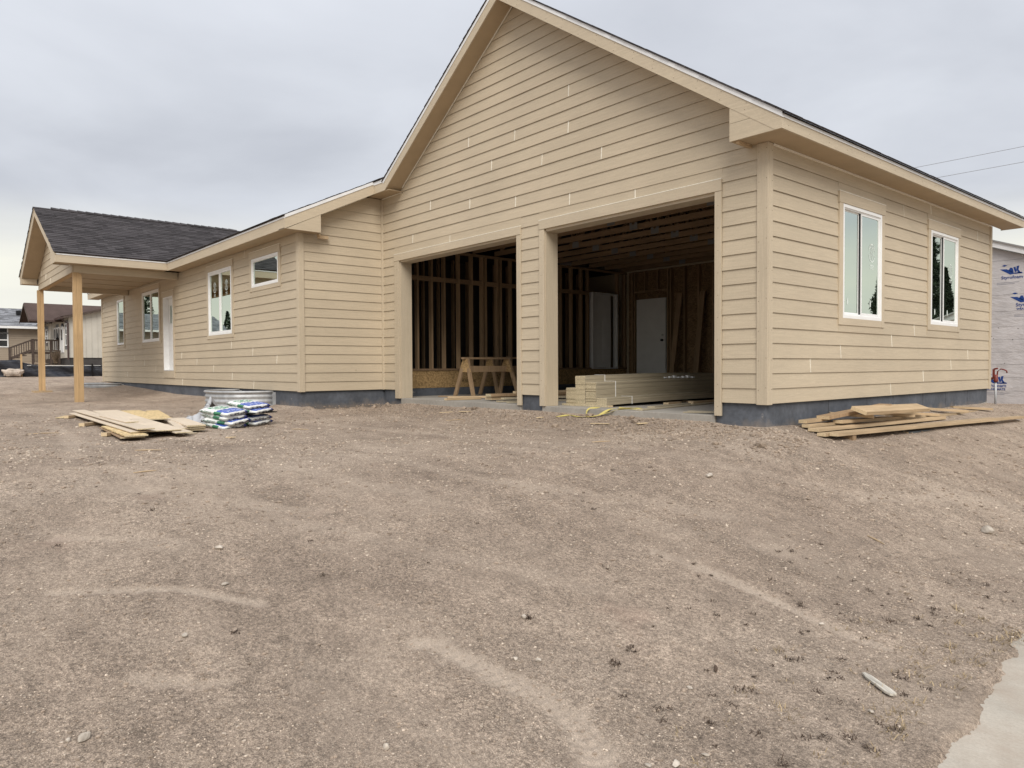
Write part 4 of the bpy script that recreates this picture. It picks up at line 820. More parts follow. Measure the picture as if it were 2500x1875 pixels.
# yellow strap
m = MT('yellow_webbing', (0.55, 0.46, 0.15), 0.6); m.mul(m.noise(90, 2), .85, 1.1); M['yellow'] = m.m
def ribbon(name, pts, w_, mat, label, cat):
    mb = MB(); P = [Vector(p) for p in pts]; o = 0
    fine = []
    for k in range(len(P)-1):
        p0, p1, p2, p3 = P[max(k-1, 0)], P[k], P[k+1], P[min(k+2, len(P)-1)]
        for q in range(6):
            t = q/6; fine.append(.5*((2*p1)+(p2-p0)*t+(2*p0-5*p1+4*p2-p3)*t*t+(3*p1-p0-3*p2+p3)*t**3))
    fine.append(P[-1]); n = len(fine); vs = []
    for k, c in enumerate(fine):
        d = (fine[min(k+1, n-1)]-fine[max(k-1, 0)]).normalized(); a = .9*math.sin(k*.37); sd_ = d.cross(Vector((math.sin(a)*.8, 0, math.cos(a)))).normalized(); nn = sd_.cross(d)
        for (x, y) in ((-1, 0), (1, 0), (1, 1), (-1, 1)): vs.append(c+sd_*x*w_/2+nn*y*.0025)
    fs = []
    for k in range(n-1):
        for q in range(4): fs.append((k*4+q, k*4+(q+1) % 4, (k+1)*4+(q+1) % 4, (k+1)*4+q))
    mb.add(vs, fs); return tag(mb.build(name, mat), label, cat)
zz = lambda x, y: ground_at(x, y)+.012
ribbon('tie_strap', [(-3.12, -.22, zz(-3.12, -.22)), (-2.95, -.12, zz(-2.95, -.12)), (-2.72, -.16, zz(-2.72, -.16)), (-2.45, -.12, zz(-2.45, -.12)+.01), (-2.28, .0, -.15), (-2.1, .12, -.14), (-1.98, .2, -.148), (-2.02, .34, -.15), (-2.25, .42, -.15), (-2.4, .3, -.15)], .035, 'yellow', 'yellow webbing strap trailing off the garage slab onto the dirt', 'strap')
ribbon('tie_strap', [(-2.62, .15, -.15), (-2.68, .0, -.16), (-2.66, -.08, -.22), (-2.55, -.13, zz(-2.55, -.13)), (-2.3, -.05, -.2), (-2.15, .05, -.15), (-1.95, .14, -.148)], .03, 'yellow', 'looped yellow strap hanging over the slab edge under the siding bundles', 'strap')
GF = 'board scraps on the garage floor'
for args in [((-1.9, .12, -.15), (-2.3, 2.6, -.15), .11, .016, 'long thin siding strip lying on the slab right of the bundles', 'pack'),
             ((-2.2, .75, -.150), (-2.5, 2.4, -.15), .12, .018, 'siding strip second from the bundles on the slab', 'pack'),
             ((-2.55, 1.55, -.142), (-2.6, 1.95, -.142), .09, .03, 'short pale block end standing out beside the bundles', 'wood_x'),
             ((-2.35, 1.9, -.135), (-2.45, 3.6, -.135), .09, .04, 'knotty two by four with a split end, right bay floor', 'wood_x'),
             ((-1.28, .34, -.150), (-.8, .55, -.15), .11, .015, 'flat siding scrap right beside the corner post', 'pack'),
             ((-1.22, .18, -.152), (-.75, .28, -.135), .10, .015, 'siding scrap with broken pale edge nearest the right door post', 'pack'),
             ((-6.17, .03, -.137), (-6.1, .75, -.137), .085, .04, 'pale two by four end nearest the slab edge of the left bay', 'wood_x'),
             ((-6.75, .5, -.132), (-5.9, 1.3, -.120), .09, .035, 'knotty board lying crosswise behind the pale two by four', 'wood_x'),
             ((-7.6, .9, -.150), (-6.1, 1.3, -.15), .09, .02, 'thin dark strip along the back of the left bay floor', 'stud'),
             ((-5.45, .42, -.06), (-5.05, 3.0, -.06), .19, .045, 'broad brown plank on the pile in the left bay', 'stud'),
             ((-5.50, .46, -.115), (-5.1, 2.8, -.115), .24, .05, 'wide board under the brown plank in the left bay', 'wood_x'),
             ((-5.15, .75, -.012), (-4.75, 2.8, -.012), .09, .04, 'two by four uppermost on the pile in the left bay', 'wood_x'),
             ((-4.98, .34, -.10), (-4.55, 2.2, -.10), .11, .03, 'tan siding length at the right side of the left bay pile', 'pack'),
             ((-5.0, .25, -.145), (-4.45, 1.6, -.145), .14, .022, 'lowest tan siding length beside the middle pier', 'pack'),
             ((-4.66, .16, -.15), (-4.25, .7, -.15), .11, .016, 'short siding scrap touching the middle pier trim', 'pack'),
             ((-3.45, .9, -.13), (-3.85, 3.2, -.13), .12, .04, 'board left of the siding bundles behind the door post', 'stud')]:
    a, b, w_, th, lb, mt = args; board('floor_board', a, b, w_, th, lb, mt, 'board', 'endgrain' if mt == 'wood_x' else 'chip', GF)

# ------------------------------------------------------------------ window wells
def well(x0, x1, dep, zt_, zb, label):
    cx = (x0+x1)/2; t = empty('window_well', (cx, -D-dep/2, zb), label, 'window well', 'corrugated window wells along the long wall')
    n = 40; m_ = 26; vs = []; prof = []
    for k in range(m_+1):
        z = zb+(zt_-zb)*k/m_; prof.append((z, .013*math.sin((z-zb)/.095*2*math.pi)))
    def pt(a, off):
        ca, sa = math.cos(a), math.sin(a); ex_ = 2/2.6
        X = (abs(ca)**ex_)*(1 if ca >= 0 else -1); Y = abs(sa)**ex_
        return cx+X*((x1-x0)/2+off), -D-.03-Y*(dep+off)
    for k in range(n+1):
        a = math.pi*k/n
        for z, o in prof: x, y = pt(a, o); vs.append((x, y, z))
    fs = [(k*(m_+1)+q, (k+1)*(m_+1)+q, (k+1)*(m_+1)+q+1, k*(m_+1)+q+1) for k in range(n) for q in range(m_)]
    mb = MB(); mb.add(vs, fs); o = mb.build('corrugated_wall', 'galv', t, smooth=True); sm = o.modifiers.new('solid', 'SOLIDIFY'); sm.thickness = .004
    mb = MB(); mb.tube([(*pt(math.pi*k/n, .012), zt_) for k in range(n+1)], .022, 8); mb.build('rolled_rim', 'galv', t, smooth=True)
    for xx in (x0, x1):
        mb = MB(); mb.box(xx-.035, xx+.035, -D-.045, -D+.015, zb, zt_-.01); mb.build('flange', 'galv', t)
well(-11.2, -9.42, .90, -.03, -.62, 'near corrugated steel window well behind the cement bags')
well(-23.6, -21.6, .93, -.05, -.62, 'far corrugated steel window well at the end of the long wall')

# ------------------------------------------------------------------ bags of mortar mix and tarp
def bagmat():
    m = MT('printed_bag', (0.74, 0.75, 0.73), 0.45, 0.4)
    tcn = m.n('ShaderNodeTexCoord'); sp = m.n('ShaderNodeSeparateXYZ'); m.l(tcn.outputs['Object'], sp.inputs[0])
    def rng(o, a, b):
        x = m.n('ShaderNodeMath', operation='GREATER_THAN'); x.inputs[1].default_value = a; m.l(o, x.inputs[0])
        y = m.n('ShaderNodeMath', operation='LESS_THAN'); y.inputs[1].default_value = b; m.l(o, y.inputs[0])
        z = m.n('ShaderNodeMath', operation='MULTIPLY'); m.l(x.outputs[0], z.inputs[0]); m.l(y.outputs[0], z.inputs[1]); return z.outputs[0]
    def AND(a, b, *c):
        z = m.n('ShaderNodeMath', operation='MULTIPLY'); m.l(a, z.inputs[0]); m.l(b, z.inputs[1]); return AND(z.outputs[0], *c) if c else z.outputs[0]
    X, Y, Z = sp.outputs
    topf = rng(Z, .070, 9); side = rng(Z, -1, .070)
    m.mixc(AND(topf, rng(X, -.26, -.05), rng(Y, -.17, .17)), (0.06, 0.11, 0.42))                         # blue panel across the face
    t1 = m.ramp(m.noise(1, 3, .6, (60, 14, 1), True), .47, (0, 0, 0), .5, (1, 1, 1)); m.mixc(AND(topf, rng(X, -.0, .20), rng(Y, -.12, .12), t1), (0.05, 0.26, 0.12))
    m.mixc(AND(side, rng(X, -.16, -.02)), (0.06, 0.22, 0.12))                          # green block on the long side
    t2 = m.ramp(m.noise(1, 2, .6, (26, 26, 120), True), .44, (0, 0, 0), .53, (1, 1, 1)); m.mixc(AND(side, rng(X, .03, .25), rng(Z, .020, .060), t2), (0.10, 0.2, 0.14))
    m.mixc(AND(rng(X, -9, -.275), t2, rng(Z, .022, .058), rng(Y, -.14, .14)), (0.03, 0.03, 0.05))
    m.mixc(AND(rng(X, -9, -.262), rng(Y, -9, -.14)), (0.05, 0.07, 0.30))
    t3 = m.ramp(m.noise(1, 3, .6, (25, 60, 1), True), .52, (0, 0, 0), .56, (1, 1, 1)); m.mixc(AND(topf, rng(X, -.24, -.1), rng(Y, -.13, .13), t3), (0.5, 0.58, 0.8))
    m.mul(m.noise(14, 4), .86, 1.04); m.bump(m.noise(16, 4, .65, (1, 1, 1), True), .8, .02); return m.m
M['bag'] = bagmat(); m = MT('black_film', (0.018, 0.017, 0.017), .4, .5); m.bump(m.noise(14, 3), .5, .01); M['film'] = m.m
def sack_mesh(seed, L=.60, Wd=.40, T=.085):
    rnd = random.Random(seed); nx, ny = 18, 14; vs = []; fs = []; off = [[rnd.uniform(-1, 1) for _ in range(7)] for _ in range(4)]
    for lay in (0, 1):
        for i in range(nx+1):
            for j in range(ny+1):
                u, v_ = i/nx*2-1, j/ny*2-1; sq = (1-abs(u)**5)*(1-abs(v_)**5); x = u*L/2*(1-.03*v_*v_); y = v_*Wd/2*(1-.04*u*u)
                h = (sq**.42)*T/2*(1+.12*off[0][i % 7]*(1 if lay else .3)+.10*off[1][(j+2) % 7]); z = T/2+(h if lay else -h)
                if lay == 0: z = max(z, 0)
                vs.append((x+.006*off[2][(i+j) % 7], y+.006*off[3][(i*2+j) % 7], z))
    A = (nx+1)*(ny+1)
    for i in range(nx):
        for j in range(ny):
            a, b, c, d = i*(ny+1)+j, (i+1)*(ny+1)+j, (i+1)*(ny+1)+j+1, i*(ny+1)+j+1; fs.append((a, d, c, b)); fs.append((a+A, b+A, c+A, d+A))
    for i in range(nx):
        for j in (0, ny): a, b = i*(ny+1)+j, (i+1)*(ny+1)+j; fs.append((a, b, b+A, a+A) if j == 0 else (a, a+A, b+A, b))
    for j in range(ny):
        for i in (0, nx): a, b = i*(ny+1)+j, i*(ny+1)+j+1; fs.append((a, a+A, b+A, b) if i == 0 else (a, b, b+A, a+A))
    me = bpy.data.meshes.new('mortar_bag'); me.from_pydata(vs, [], fs); me.materials.append(M['bag'])
    for p in me.polygons: p.use_smooth = True
    bmm = bmesh.new(); bmm.from_mesh(me); bmesh.ops.recalc_face_normals(bmm, faces=bmm.faces); bmm.to_mesh(me); bmm.free(); return me
sm_ = [sack_mesh(k) for k in range(4)]
GBG = 'bags of dry mortar mix'; vu = Vector((.35, .937))
def sack(mi, x, y, z, rz, label, tilt=0, flip=False):
    o = bpy.data.objects.new('mortar_bag', sm_[mi]); COL.objects.link(o); o.location = (x, y, z); o.rotation_mode = 'QUATERNION'; o.rotation_quaternion = Matrix.Rotation(math.radians(7), 4, Vector((vu.x, vu.y, 0))).to_quaternion() @ Matrix.Rotation(rz, 4, 'Z').to_quaternion() @ Matrix.Rotation(tilt, 4, 'X').to_quaternion(); return tag(o, label, 'bag', GBG)
_=0; vv = Vector((-.937, .35)); th = math.radians(50)
Ld = -vu*math.cos(th)+vv*math.sin(th); Wd_ = vu*math.sin(th)+vv*math.cos(th)
Fa = Vector((-5.88, -3.88)); Ca = Fa+Ld*.30+Wd_*.20; ang = math.atan2(Ld.y, Ld.x)
Fb = Fa+vu*.34+vv*.42; Cb = Fb+Ld*.30+Wd_*.20
for k, (dx_, dy_, dr, lb) in enumerate(((0, 0, -.09, 'lowest bag of the near stack, wrinkled white and green'), (.03, .03, .10, 'second lowest bag of the near stack'), (-.03, .02, -.08, 'third bag up in the near stack, blue corner showing'), (-.02, .01, .03, 'topmost bag of the near stack with the blue printed panel'))):
    sack(k % 4, Ca.x+dx_, Ca.y+dy_, -.415+.062*k, ang+dr, lb, random.uniform(-.03, .03))
for k, (dx_, dr, lb) in enumerate(((.02, .10, 'lowest bag of the far stack, below the black film'), (.01, -.02, 'bag directly under the black film in the far stack'), (.05, .12, 'bag directly above the black film in the far stack'), (-.04, -.09, 'topmost bag of the far stack, bulging, blue panel on top'))):
    sack((k+2) % 4, Cb.x+dx_, Cb.y, -.40+.07*k+(.03 if k > 1 else 0), ang+dr, lb, random.uniform(-.03, .03))
mb = MB(); c_ = Vector((Cb.x, Cb.y, -.235)); L3 = Vector((*Ld, 0)); W3 = Vector((*Wd_, 0))
for k in range(3): mb.hexa([c_+L3*a*.34+W3*b*.24+Vector((0, 0, z+k*.009+.008*math.sin(a*3+k))) for z in (0, .005) for (a, b) in ((-1, -1), (1, -1), (1, 1), (-1, 1))])
tag(mb.build('film_sheet', 'film'), 'folded black film sheets between bags of the far stack', 'plastic sheet')
# grey tarp, one corner standing up
m = MT('grey_tarp', (0.42, 0.425, 0.44), .5, .4); m.mul(m.noise(7, 4), .75, 1.15); M['tarp'] = m.m
n = 40; vs = []; fs = []; zg_ = gb(-7.4, -3.8)
for i_ in range(n+1):
    for j_ in range(n+1):
        u, v_ = i_/n, j_/n; t_ = min(v_*2, 1); b_ = max(v_*2-1, 0)
        hp = .43*math.exp(-u*2.6)*(1-.35*max(0, .06-u)/.06)+.05*(1-u)
        fx, fy = -6.98-1.42*u, -3.88+.12*u; rx, ry = -7.30-1.05*u, -3.60-.05*u; bx, by = -7.45-.9*u, -3.30
        if b_ == 0: x, y, z = fx+(rx-fx)*t_, fy+(ry-fy)*t_, zg_+hp*t_**1.7
        else: x, y, z = rx+(bx-rx)*b_, ry+(by-ry)*b_, zg_+hp*(1-b_)
        f_ = math.sin(math.pi*min(1, t_*.9+.1)) if b_ == 0 else 1-b_
        wr = .028*math.sin(13*u+4*v_)+.018*math.sin(31*u-9*v_+2)+.012*math.sin(17*v_+5*u)
        vs.append((x, y-wr*f_*.9, max(z+wr*.5*f_, zg_-.012)))
for i_ in range(n):
    for j_ in range(n): a = i_*(n+1)+j_; fs.append((a, a+n+1, a+n+2, a+1))
mb = MB(); mb.add(vs, fs); tp = mb.build('tarp', 'tarp', None, smooth=True); tag(tp, 'crumpled grey tarp rising to a point behind the mortar bags', 'tarp'); so_ = tp.modifiers.new('solid', 'SOLIDIFY'); so_.thickness = .003
text('printed_letters', 'CU', .075, 'film', (-7.22, -3.73, -.16), (.30, .95, 0.25), (-.25, 0, 1), tp)

# ------------------------------------------------------------------ hydrant
m = MT('red_paint', (0.20, 0.04, 0.03), .5, .4); m.mul(m.noise(20, 3), .7, 1.1); M['red'] = m.m
hx, hy = -.02, 8.0; hg = ground_at(hx, hy)
t = empty('yard_hydrant', (hx, hy, hg), 'red handled yard hydrant on a grey pipe past the house corner', 'hydrant')
MB().tube([(hx, hy, hg-.1), (hx, hy, .12)], .018, 10).build('pipe', 'galv', t, smooth=True)
MB().tube([(hx, hy, .10), (hx, hy, .14), (hx, hy, .16), (hx, hy, .24)], [.03, .04, .035, .035], 12).build('hydrant_head', 'red', t, smooth=True)
MB().tube([(hx, hy, .19), (hx-.05, hy, .18), (hx-.075, hy, .15)], .02, 8).build('spout', 'red', t, smooth=True)
MB().box(hx-.05, hx-.015, hy-.012, hy+.012, .20, .34).bar((hx-.03, hy, .34), (hx+.03, hy, .355), .03, .03).build('link', 'red', t)
MB().tube([(hx+.02, hy, .22), (hx+.03, hy, .30), (hx+.08, hy, .345), (hx+.13, hy, .33), (hx+.17, hy, .31), (hx+.175, hy, .27)], .012, 8).build('handle', 'red', t, smooth=True)

# ------------------------------------------------------------------ wrapped house at the right
YN = 14.8
m = MT('house_wrap', (0.50, 0.475, 0.475), .55, .4); m.mul(m.noise(2.2, 5), .86, 1.1); m.bump(m.noise(3.5, 5, .6, (1, 1, 2.2)), .5, .05); m.rand(.96, 1.03); M['wrap'] = m.m
m = MT('wrap_ink', (0.012, 0.045, 0.20), .6); M['ink'] = m.m; m = MT('wrap_ink_grey', (0.2, 0.2, 0.24), .6); M['inkg'] = m.m
NH = empty('wrapped_house', (-6, YN+3, -.6), 'neighbouring house wrapped in pale printed insulation sheeting', 'house')
def zn(x): return 3.506-.38*(x+1.99)
MB().prism([(-12, YN+.02, -.8), (2.9, YN+.02, -.8), (2.9, YN+.02, zn(2.9)), (-4.5, YN+.02, zn(-4.5)), (-12, YN+.02, zn(2.9))], (0, 6, 0)).build('wall', 'wrap', NH)
zs = [-.62, -.27, .08, .42, .75, 1.08, 1.42, 1.82, 2.25, 2.7, 3.15, 3.6]
for a, b in zip(zs[:-1], zs[1:]):
    xa = -5.0; xb = min(2.9, -1.99+(3.506-a)/.38)
    xt = min(2.9, -1.99+(3.506-b)/.38)
    mb = MB(); mb.prism([(xa, YN, a+.003), (xb, YN, a+.003), (max(xt, xa+.1), YN, b-.003), (xa, YN, b-.003)], (0, .018, 0)); mb.build('foam_panel', 'wrap', NH)
MB().prism([(-4.5, YN-.16, zn(-4.5)+.02), (3.3, YN-.16, zn(3.3)+.02), (3.3, YN-.16, zn(3.3)+.17), (-4.5, YN-.16, zn(-4.5)+.17)], (0, .03, 0)).build('rake_flashing', 'drip', NH)
MB().prism([(-4.5, YN-.20, zn(-4.5)+.171), (3.4, YN-.20, zn(3.4)+.171), (3.4, YN-.20, zn(3.4)+.21), (-4.5, YN-.20, zn(-4.5)+.21)], (0, 6.6, 0)).build('roof', 'steel', NH)
def logo(cx, cz, sc_=1.0, part='all'):
    s_ = .0031*sc_; mb = MB()
    def poly(pts): mb.prism([(cx+(x-560)*s_*.86, YN-.0035, cz-(y-385)*s_) for x, y in pts], (0, .003, 0))
    poly([(472, 358), (530, 360), (608, 402), (560, 408)]); poly([(545, 372), (560, 350), (578, 352), (590, 385), (575, 392)]); poly([(585, 350), (602, 345), (616, 385), (600, 392)]); poly([(612, 343), (634, 338), (628, 372), (652, 402), (628, 400), (612, 370)]); poly([(600, 405), (664, 404), (656, 392), (596, 394)])
    poly([(488, 330), (512, 322), (536, 330), (512, 338)])
    mb.build('printed_logo', 'ink', NH)
logo(-1.60, 2.84); text('printed_word', 'Styrofoam', .115, 'ink', (-1.80, YN-.003, 2.66), (1, 0, 0), (0, 0, 1), NH, bold=.002)
logo(-1.36, 2.10); text('printed_word', 'Styrofoam', .125, 'ink', (-1.47, YN-.003, 1.93), (1, 0, 0), (0, 0, 1), NH, bold=.002); text('printed_word', 'WEATHERMATE', .072, 'ink', (-1.45, YN-.003, 1.84), (1, 0, 0), (0, 0, 1), NH, bold=.002)
logo(-1.92, -.02); text('printed_word', 'Styrofoam', .125, 'ink', (-2.18, YN-.003, -.17), (1, 0, 0), (0, 0, 1), NH, bold=.002); text('printed_word', 'WEATHERMATE', .072, 'ink', (-2.2, YN-.003, -.25), (1, 0, 0), (0, 0, 1), NH, bold=.002)
mb = MB()
for (x, z) in ((-1.9, 2.56), (-1.5, 1.70), (-2.1, -.33)):
    for k in range(2): mb.box(x, x+.50-.1*k, YN-.002, YN-.0005, z-.035*k, z-.035*k+.012)
mb.build('printed_lines', 'inkg', NH)
mb = MB()
for _ in range(40): x, z = random.uniform(-2.4, .6), random.choice(zs[1:9])+random.uniform(-.12, .12); mb.box(x-.008, x+.008, YN-.004, YN-.001, z-.008, z+.008)
tag(mb.build('fastener', 'darkmetal', NH), kind='stuff')

# ------------------------------------------------------------------ power lines
m = MT('wire', (0.24, 0.24, 0.25), .6); M['wire'] = m.m
for (z0, sag, lb) in ((8.85, .25, 'upper overhead power line behind the garage roof'), (8.27, .25, 'lower overhead power line behind the garage roof')):
    tag(MB().tube([(x, 25, z0-sag*(1-(x/32)**2)+.0) for x in np.linspace(-32, 32, 25)], .009, 5).build('power_line', 'wire'), lb, 'power line', 'power lines')
for x, lb in ((-32, 'weathered utility pole behind the house holding the power lines'), (32, 'weathered utility pole far to the right holding the power lines')):
    t = empty('utility_pole', (x, 25, ground_at(x, 25)), lb, 'utility pole'); MB().tube([(x, 25, -1.3), (x, 25, 9.3)], [.16, .11], 10).build('pole', 'stud', t); MB().box(x-.06, x+.06, 24, 26, 8.75, 8.86).build('crossarm', 'stud', t)

# ------------------------------------------------------------------ silt fence
m = MT('silt_fabric', (0.022, 0.024, 0.032), .55, .45); m.mul(m.noise(3, 4, .6, (1, 1, 5)), .7, 1.5); m.bump(m.noise(1.0, 5, .6, (.6, .8, 6)), .9, .08); M['silt'] = m.m
SF = empty('silt_fence', (-31, -2, .12), 'black fabric silt fence sagging along the edge of the dirt lot', 'fence')
ctrl = [(-9.5, .80), (-4.1, .80), (-3.41, .82), (-3.38, .73), (-3.0, .62), (-2.6, .565), (-1.5, .565), (-.9, .60), (-.86, .60), (1.0, .6), (3.5, .6)]
ys = np.linspace(-9.5, 3.5, 160); tz = np.interp(ys, [c[0] for c in ctrl], [c[1] for c in ctrl]); vs = []; fs = []
for k, y in enumerate(ys):
    for q in range(11):
        f_ = q/10; zb_ = ground_at(-31, y)-.04; z = zb_+(tz[k]-zb_)*f_
        vs.append((-31+.05*math.sin(y*5+f_*3)+.10*(1-f_)*math.sin(y*2.3+f_*5)+.035*math.sin(y*17+f_*9), y, z))
for k in range(len(ys)-1):
    for q in range(10): a = k*11+q; fs.append((a, a+11, a+12, a+1))
mb = MB(); mb.add(vs, fs); o = mb.build('fabric', 'silt', SF, smooth=True); sd2 = o.modifiers.new('solid', 'SOLIDIFY'); sd2.thickness = .006
for y, zt_ in ((-8.5, .85), (-6, .85), (-3.40, 1.04), (-.88, .66), (1.6, .66)):
    MB().box(-30.96, -30.91, y-.03, y+.03, -.1, zt_).build('stake', 'wood_v' if zt_ > 1 else 'darkmetal', SF)
MB().box(-31.03, -31.0, -3.2, 3.5, .575, .59).build('top_cord', 'vinyl', SF)
m = MT('torn_bag', (0.52, 0.44, 0.37), .7); m.mul(m.noise(3, 5), .55, 1.2); m.bump(m.noise(6, 5), .8, .06); M['torn'] = m.m
bm = bmesh.new(); bmesh.ops.create_icosphere(bm, subdivisions=4, radius=1)
for v_ in bm.verts:
    x, y, z = v_.co; y = math.copysign(abs(y)**.55, y); z = math.copysign(abs(z)**.7, z); n_ = .12*math.sin(7*y+3*z)+.07*math.sin(13*z+5*x)+.05*math.sin(21*y); v_.co = Vector((x*.16, y*(.34+.05*n_), z*.155))*(1+n_*.9)
me = bpy.data.meshes.new('straw_bale_bag'); bm.to_mesh(me); bm.free(); me.materials.append(M['torn'])
for p in me.polygons: p.use_smooth = True
o = bpy.data.objects.new('torn_sack', me); COL.objects.link(o); o.location = (-30.82, -3.72, .30); tag(o, 'torn pale tan sack lying against the black silt fence', 'sack')

# ------------------------------------------------------------------ neighbouring house with brown roof and deck
X2, Y2 = -45.0, .54
m = MT('cream_panel', (0.50, 0.47, 0.41), .7); m.mul(m.noise(1.5, 4), .9, 1.05); M['cream'] = m.m
m = MT('brown_stain', (0.075, 0.055, 0.045), .75); m.mul(m.noise(9, 4), .75, 1.2); M['brown'] = m.m
m = MT('brown_metal', (0.06, 0.035, 0.03), .45, .5); M['brownmetal'] = m.m
m = MT('skirting', (0.055, 0.050, 0.048), .8); m.mul(m.noise(5, 3), .85, 1.15); M['skirt'] = m.m
m = MT('vinyl_tan', (0.36, 0.30, 0.235), .6); m.mul(m.noise(1, 3), .93, 1.05); M['vtan'] = m.m
m = MT('vinyl_grey', (0.15, 0.15, 0.15), .6); M['greytrim'] = m.m
m = MT('window_dark', (0.04, 0.045, 0.05), .08, .8); m.mul(m.noise(.8, 3), .6, 1.6); M['wdark'] = m.m
B = empty('cream_house', (-53, 4, .8), 'cream house with brown shingle roof and small front gable', 'house')
MB().box(-60.3, X2, Y2, 10, 1.11, 3.50).prism([(X2-.01, Y2, 3.50), (X2-.01, 10, 3.50), (X2-.01, 5.2, 4.72)], (-15, 0, 0)).build('wall', 'cream', B)
MB().box(-60.25, X2-.05, Y2+.05, 9.9, .3, 1.109).build('skirting', 'skirt', B)
mb = MB()
for k in range(28): y = Y2+.25+.31*k; mb.box(X2+.0, X2+.018, y-.012, y+.012, 1.14, 3.48+min(1.2, .26*(y-Y2)))
for k in range(22): x = X2-.5-.62*k; mb.box(x-.02, x+.02, Y2-.014, Y2+.0, 1.14, 3.45)
mb.build('wall_batten', 'cream', B)
MB().prism([(X2+.35, Y2-.35, 3.50), (X2+.35, 5.2, 4.85), (X2+.35, 5.2, 4.73), (X2+.35, Y2-.35, 3.38)], (-16.0, 0, 0)).prism([(X2+.35, 10.4, 3.50), (X2+.35, 5.2, 4.85), (X2+.35, 5.2, 4.73), (X2+.35, 10.4, 3.38)], (-16.0, 0, 0)).build('roof', 'brown', B)
shingle_field('shingles', (-60.6, Y2-.37, 3.515), (1, 0, 0), 15.9, (0, 1, .243), 5.7, B, 'shingle_brown', .16, .5)
gx = -49.0        # front gable over the entry
MB().prism([(gx-1.5, Y2-1.3, 3.52), (gx+2.0, Y2-1.3, 3.40), (gx+.2, Y2-1.3, 4.32)], (0, 4, 0)).build('gable_front', 'cream', B)
mb = MB(); A_, C_, E_ = (gx-1.8, 3.40), (gx+.2, 4.42), (gx+2.3, 3.28)
for (p, q) in ((A_, C_), (C_, E_)): mb.prism([(p[0], Y2-1.75, p[1]), (q[0], Y2-1.75, q[1]), (q[0], Y2-1.75, q[1]+.10), (p[0], Y2-1.75, p[1]+.10)], (0, 5.0, 0))
mb.build('gable_roof', 'shingle_brown', B)
mb = MB()
for (p, q) in ((A_, C_), (C_, E_)): mb.prism([(p[0], Y2-1.78, p[1]-.06), (q[0], Y2-1.78, q[1]-.06), (q[0], Y2-1.78, q[1]+.05), (p[0], Y2-1.78, p[1]+.05)], (0, .03, 0))
mb.build('rake_board', 'brown', B)
MB().box(gx-.1, gx+.35, Y2-1.33, Y2-1.30, 3.72, 3.92).build('gable_vent', 'brown', B)
MB().box(-60.6, X2+.36, Y2-.46, Y2-.35, 3.38, 3.48).build('gutter', 'brownmetal', B)
MB().tube([(X2+.1, Y2-.42, 3.42), (X2+.08, Y2-.3, 3.30), (X2+.06, Y2-.06, 3.14), (X2+.06, Y2-.06, 1.0)], .05, 6).build('downspout', 'brownmetal', B)
MB().tube([(-59.0, Y2-.42, 3.42), (-58.7, Y2-.3, 3.30), (-58.3, Y2-.06, 3.14), (-58.3, Y2-.06, 1.0)], .05, 6).build('downspout', 'brownmetal', B)
def small_window(par, mp, a0, a1, z0, z1, rail=True, fm='vinyl', trim=None):
    if trim: mb = MB(); mbox(mb, mp, a0-.13, a1+.13, .001, .02, z0-.2, z1+.2); mb.build('window_surround', trim, par)
    mb = MB(); f_ = .07
    for (p, q, r, s) in ((a0, a0+f_, z0, z1), (a1-f_, a1, z0, z1), (a0+f_, a1-f_, z0, z0+f_), (a0+f_, a1-f_, z1-f_, z1)): mbox(mb, mp, p, q, .0, .05, r, s)
    if rail: mbox(mb, mp, a0+f_, a1-f_, .0, .045, (z0+z1)/2-.035, (z0+z1)/2+.035)
    fo = mb.build('window', fm, par); mb = MB(); mbox(mb, mp, a0+f_, a1-f_, .001, .022, z0+f_, z1-f_); mb.build('pane', 'wdark', fo)
b2 = lambda a, o, z: (a, Y2-o, z)
small_window(B, b2, -44.75+.0-.0-.0-.45, -44.35-.0-.2, 1.82, 3.16, trim='greytrim') if False else small_window(B, b2, -46.1, -45.35, 1.82, 3.16, trim='greytrim')
for k in range(3): small_window(B, b2, -49.95+.74*k, -49.27+.74*k, 1.6, 3.05, trim='greytrim' if k == 1 else None)
small_window(B, b2, -53.3, -52.5, 2.2, 3.1, trim='greytrim')
mb = MB(); mb.box(-47.55, -46.65, Y2-.04, Y2, 1.45, 3.1); dd = mb.build('front_door', 'door', B); MB().box(-47.3, -46.9, Y2-.05, Y2-.041, 2.2, 2.95).build('door_light', 'wdark', dd)
MB().tube([(-46.3, Y2-.12, 3.0), (-46.3, Y2-.12, 3.18)], [.09, .05], 8).build('porch_lamp', 'darkmetal', B)
# deck
DK = empty('wooden_deck', (-49.5, -.4, .9), 'dark brown wooden deck with railing and stairs', 'deck')
XD = -48.0; yd0, yd1 = -.89, .48
def zg(x, y): return ground_at(x, y)
mb = MB()
for k in range(12): x = XD-.02-.28*k; mb.box(x-.27, x, yd0, yd1, 1.48, 1.53)
tag(mb.build('decking', 'brown', DK), kind='stuff')
MB().box(XD-.03, XD+.03, yd0, yd1, 1.36, 1.478).build('rim_joist', 'brown', DK)
MB().box(XD-.05, XD+.05, yd0-.02, .84 if False else yd1, 2.17, 2.26).build('top_rail', 'brown', DK)
MB().box(XD-.03, XD+.03, yd0-.02, yd1, 1.56, 1.62).build('bottom_rail', 'brown', DK)
for y in np.arange(yd0+.1, yd1-.05, .115): MB().box(XD-.02, XD+.02, y-.02, y+.02, 1.62, 2.17).build('baluster', 'brown', DK)
for y, h in ((yd0, 2.28), (.05, 2.2), (yd1, 2.32)): MB().box(XD-.06, XD+.06, y-.06, y+.06, zg(XD, y)-.1, h).build('deck_post', 'brown', DK)
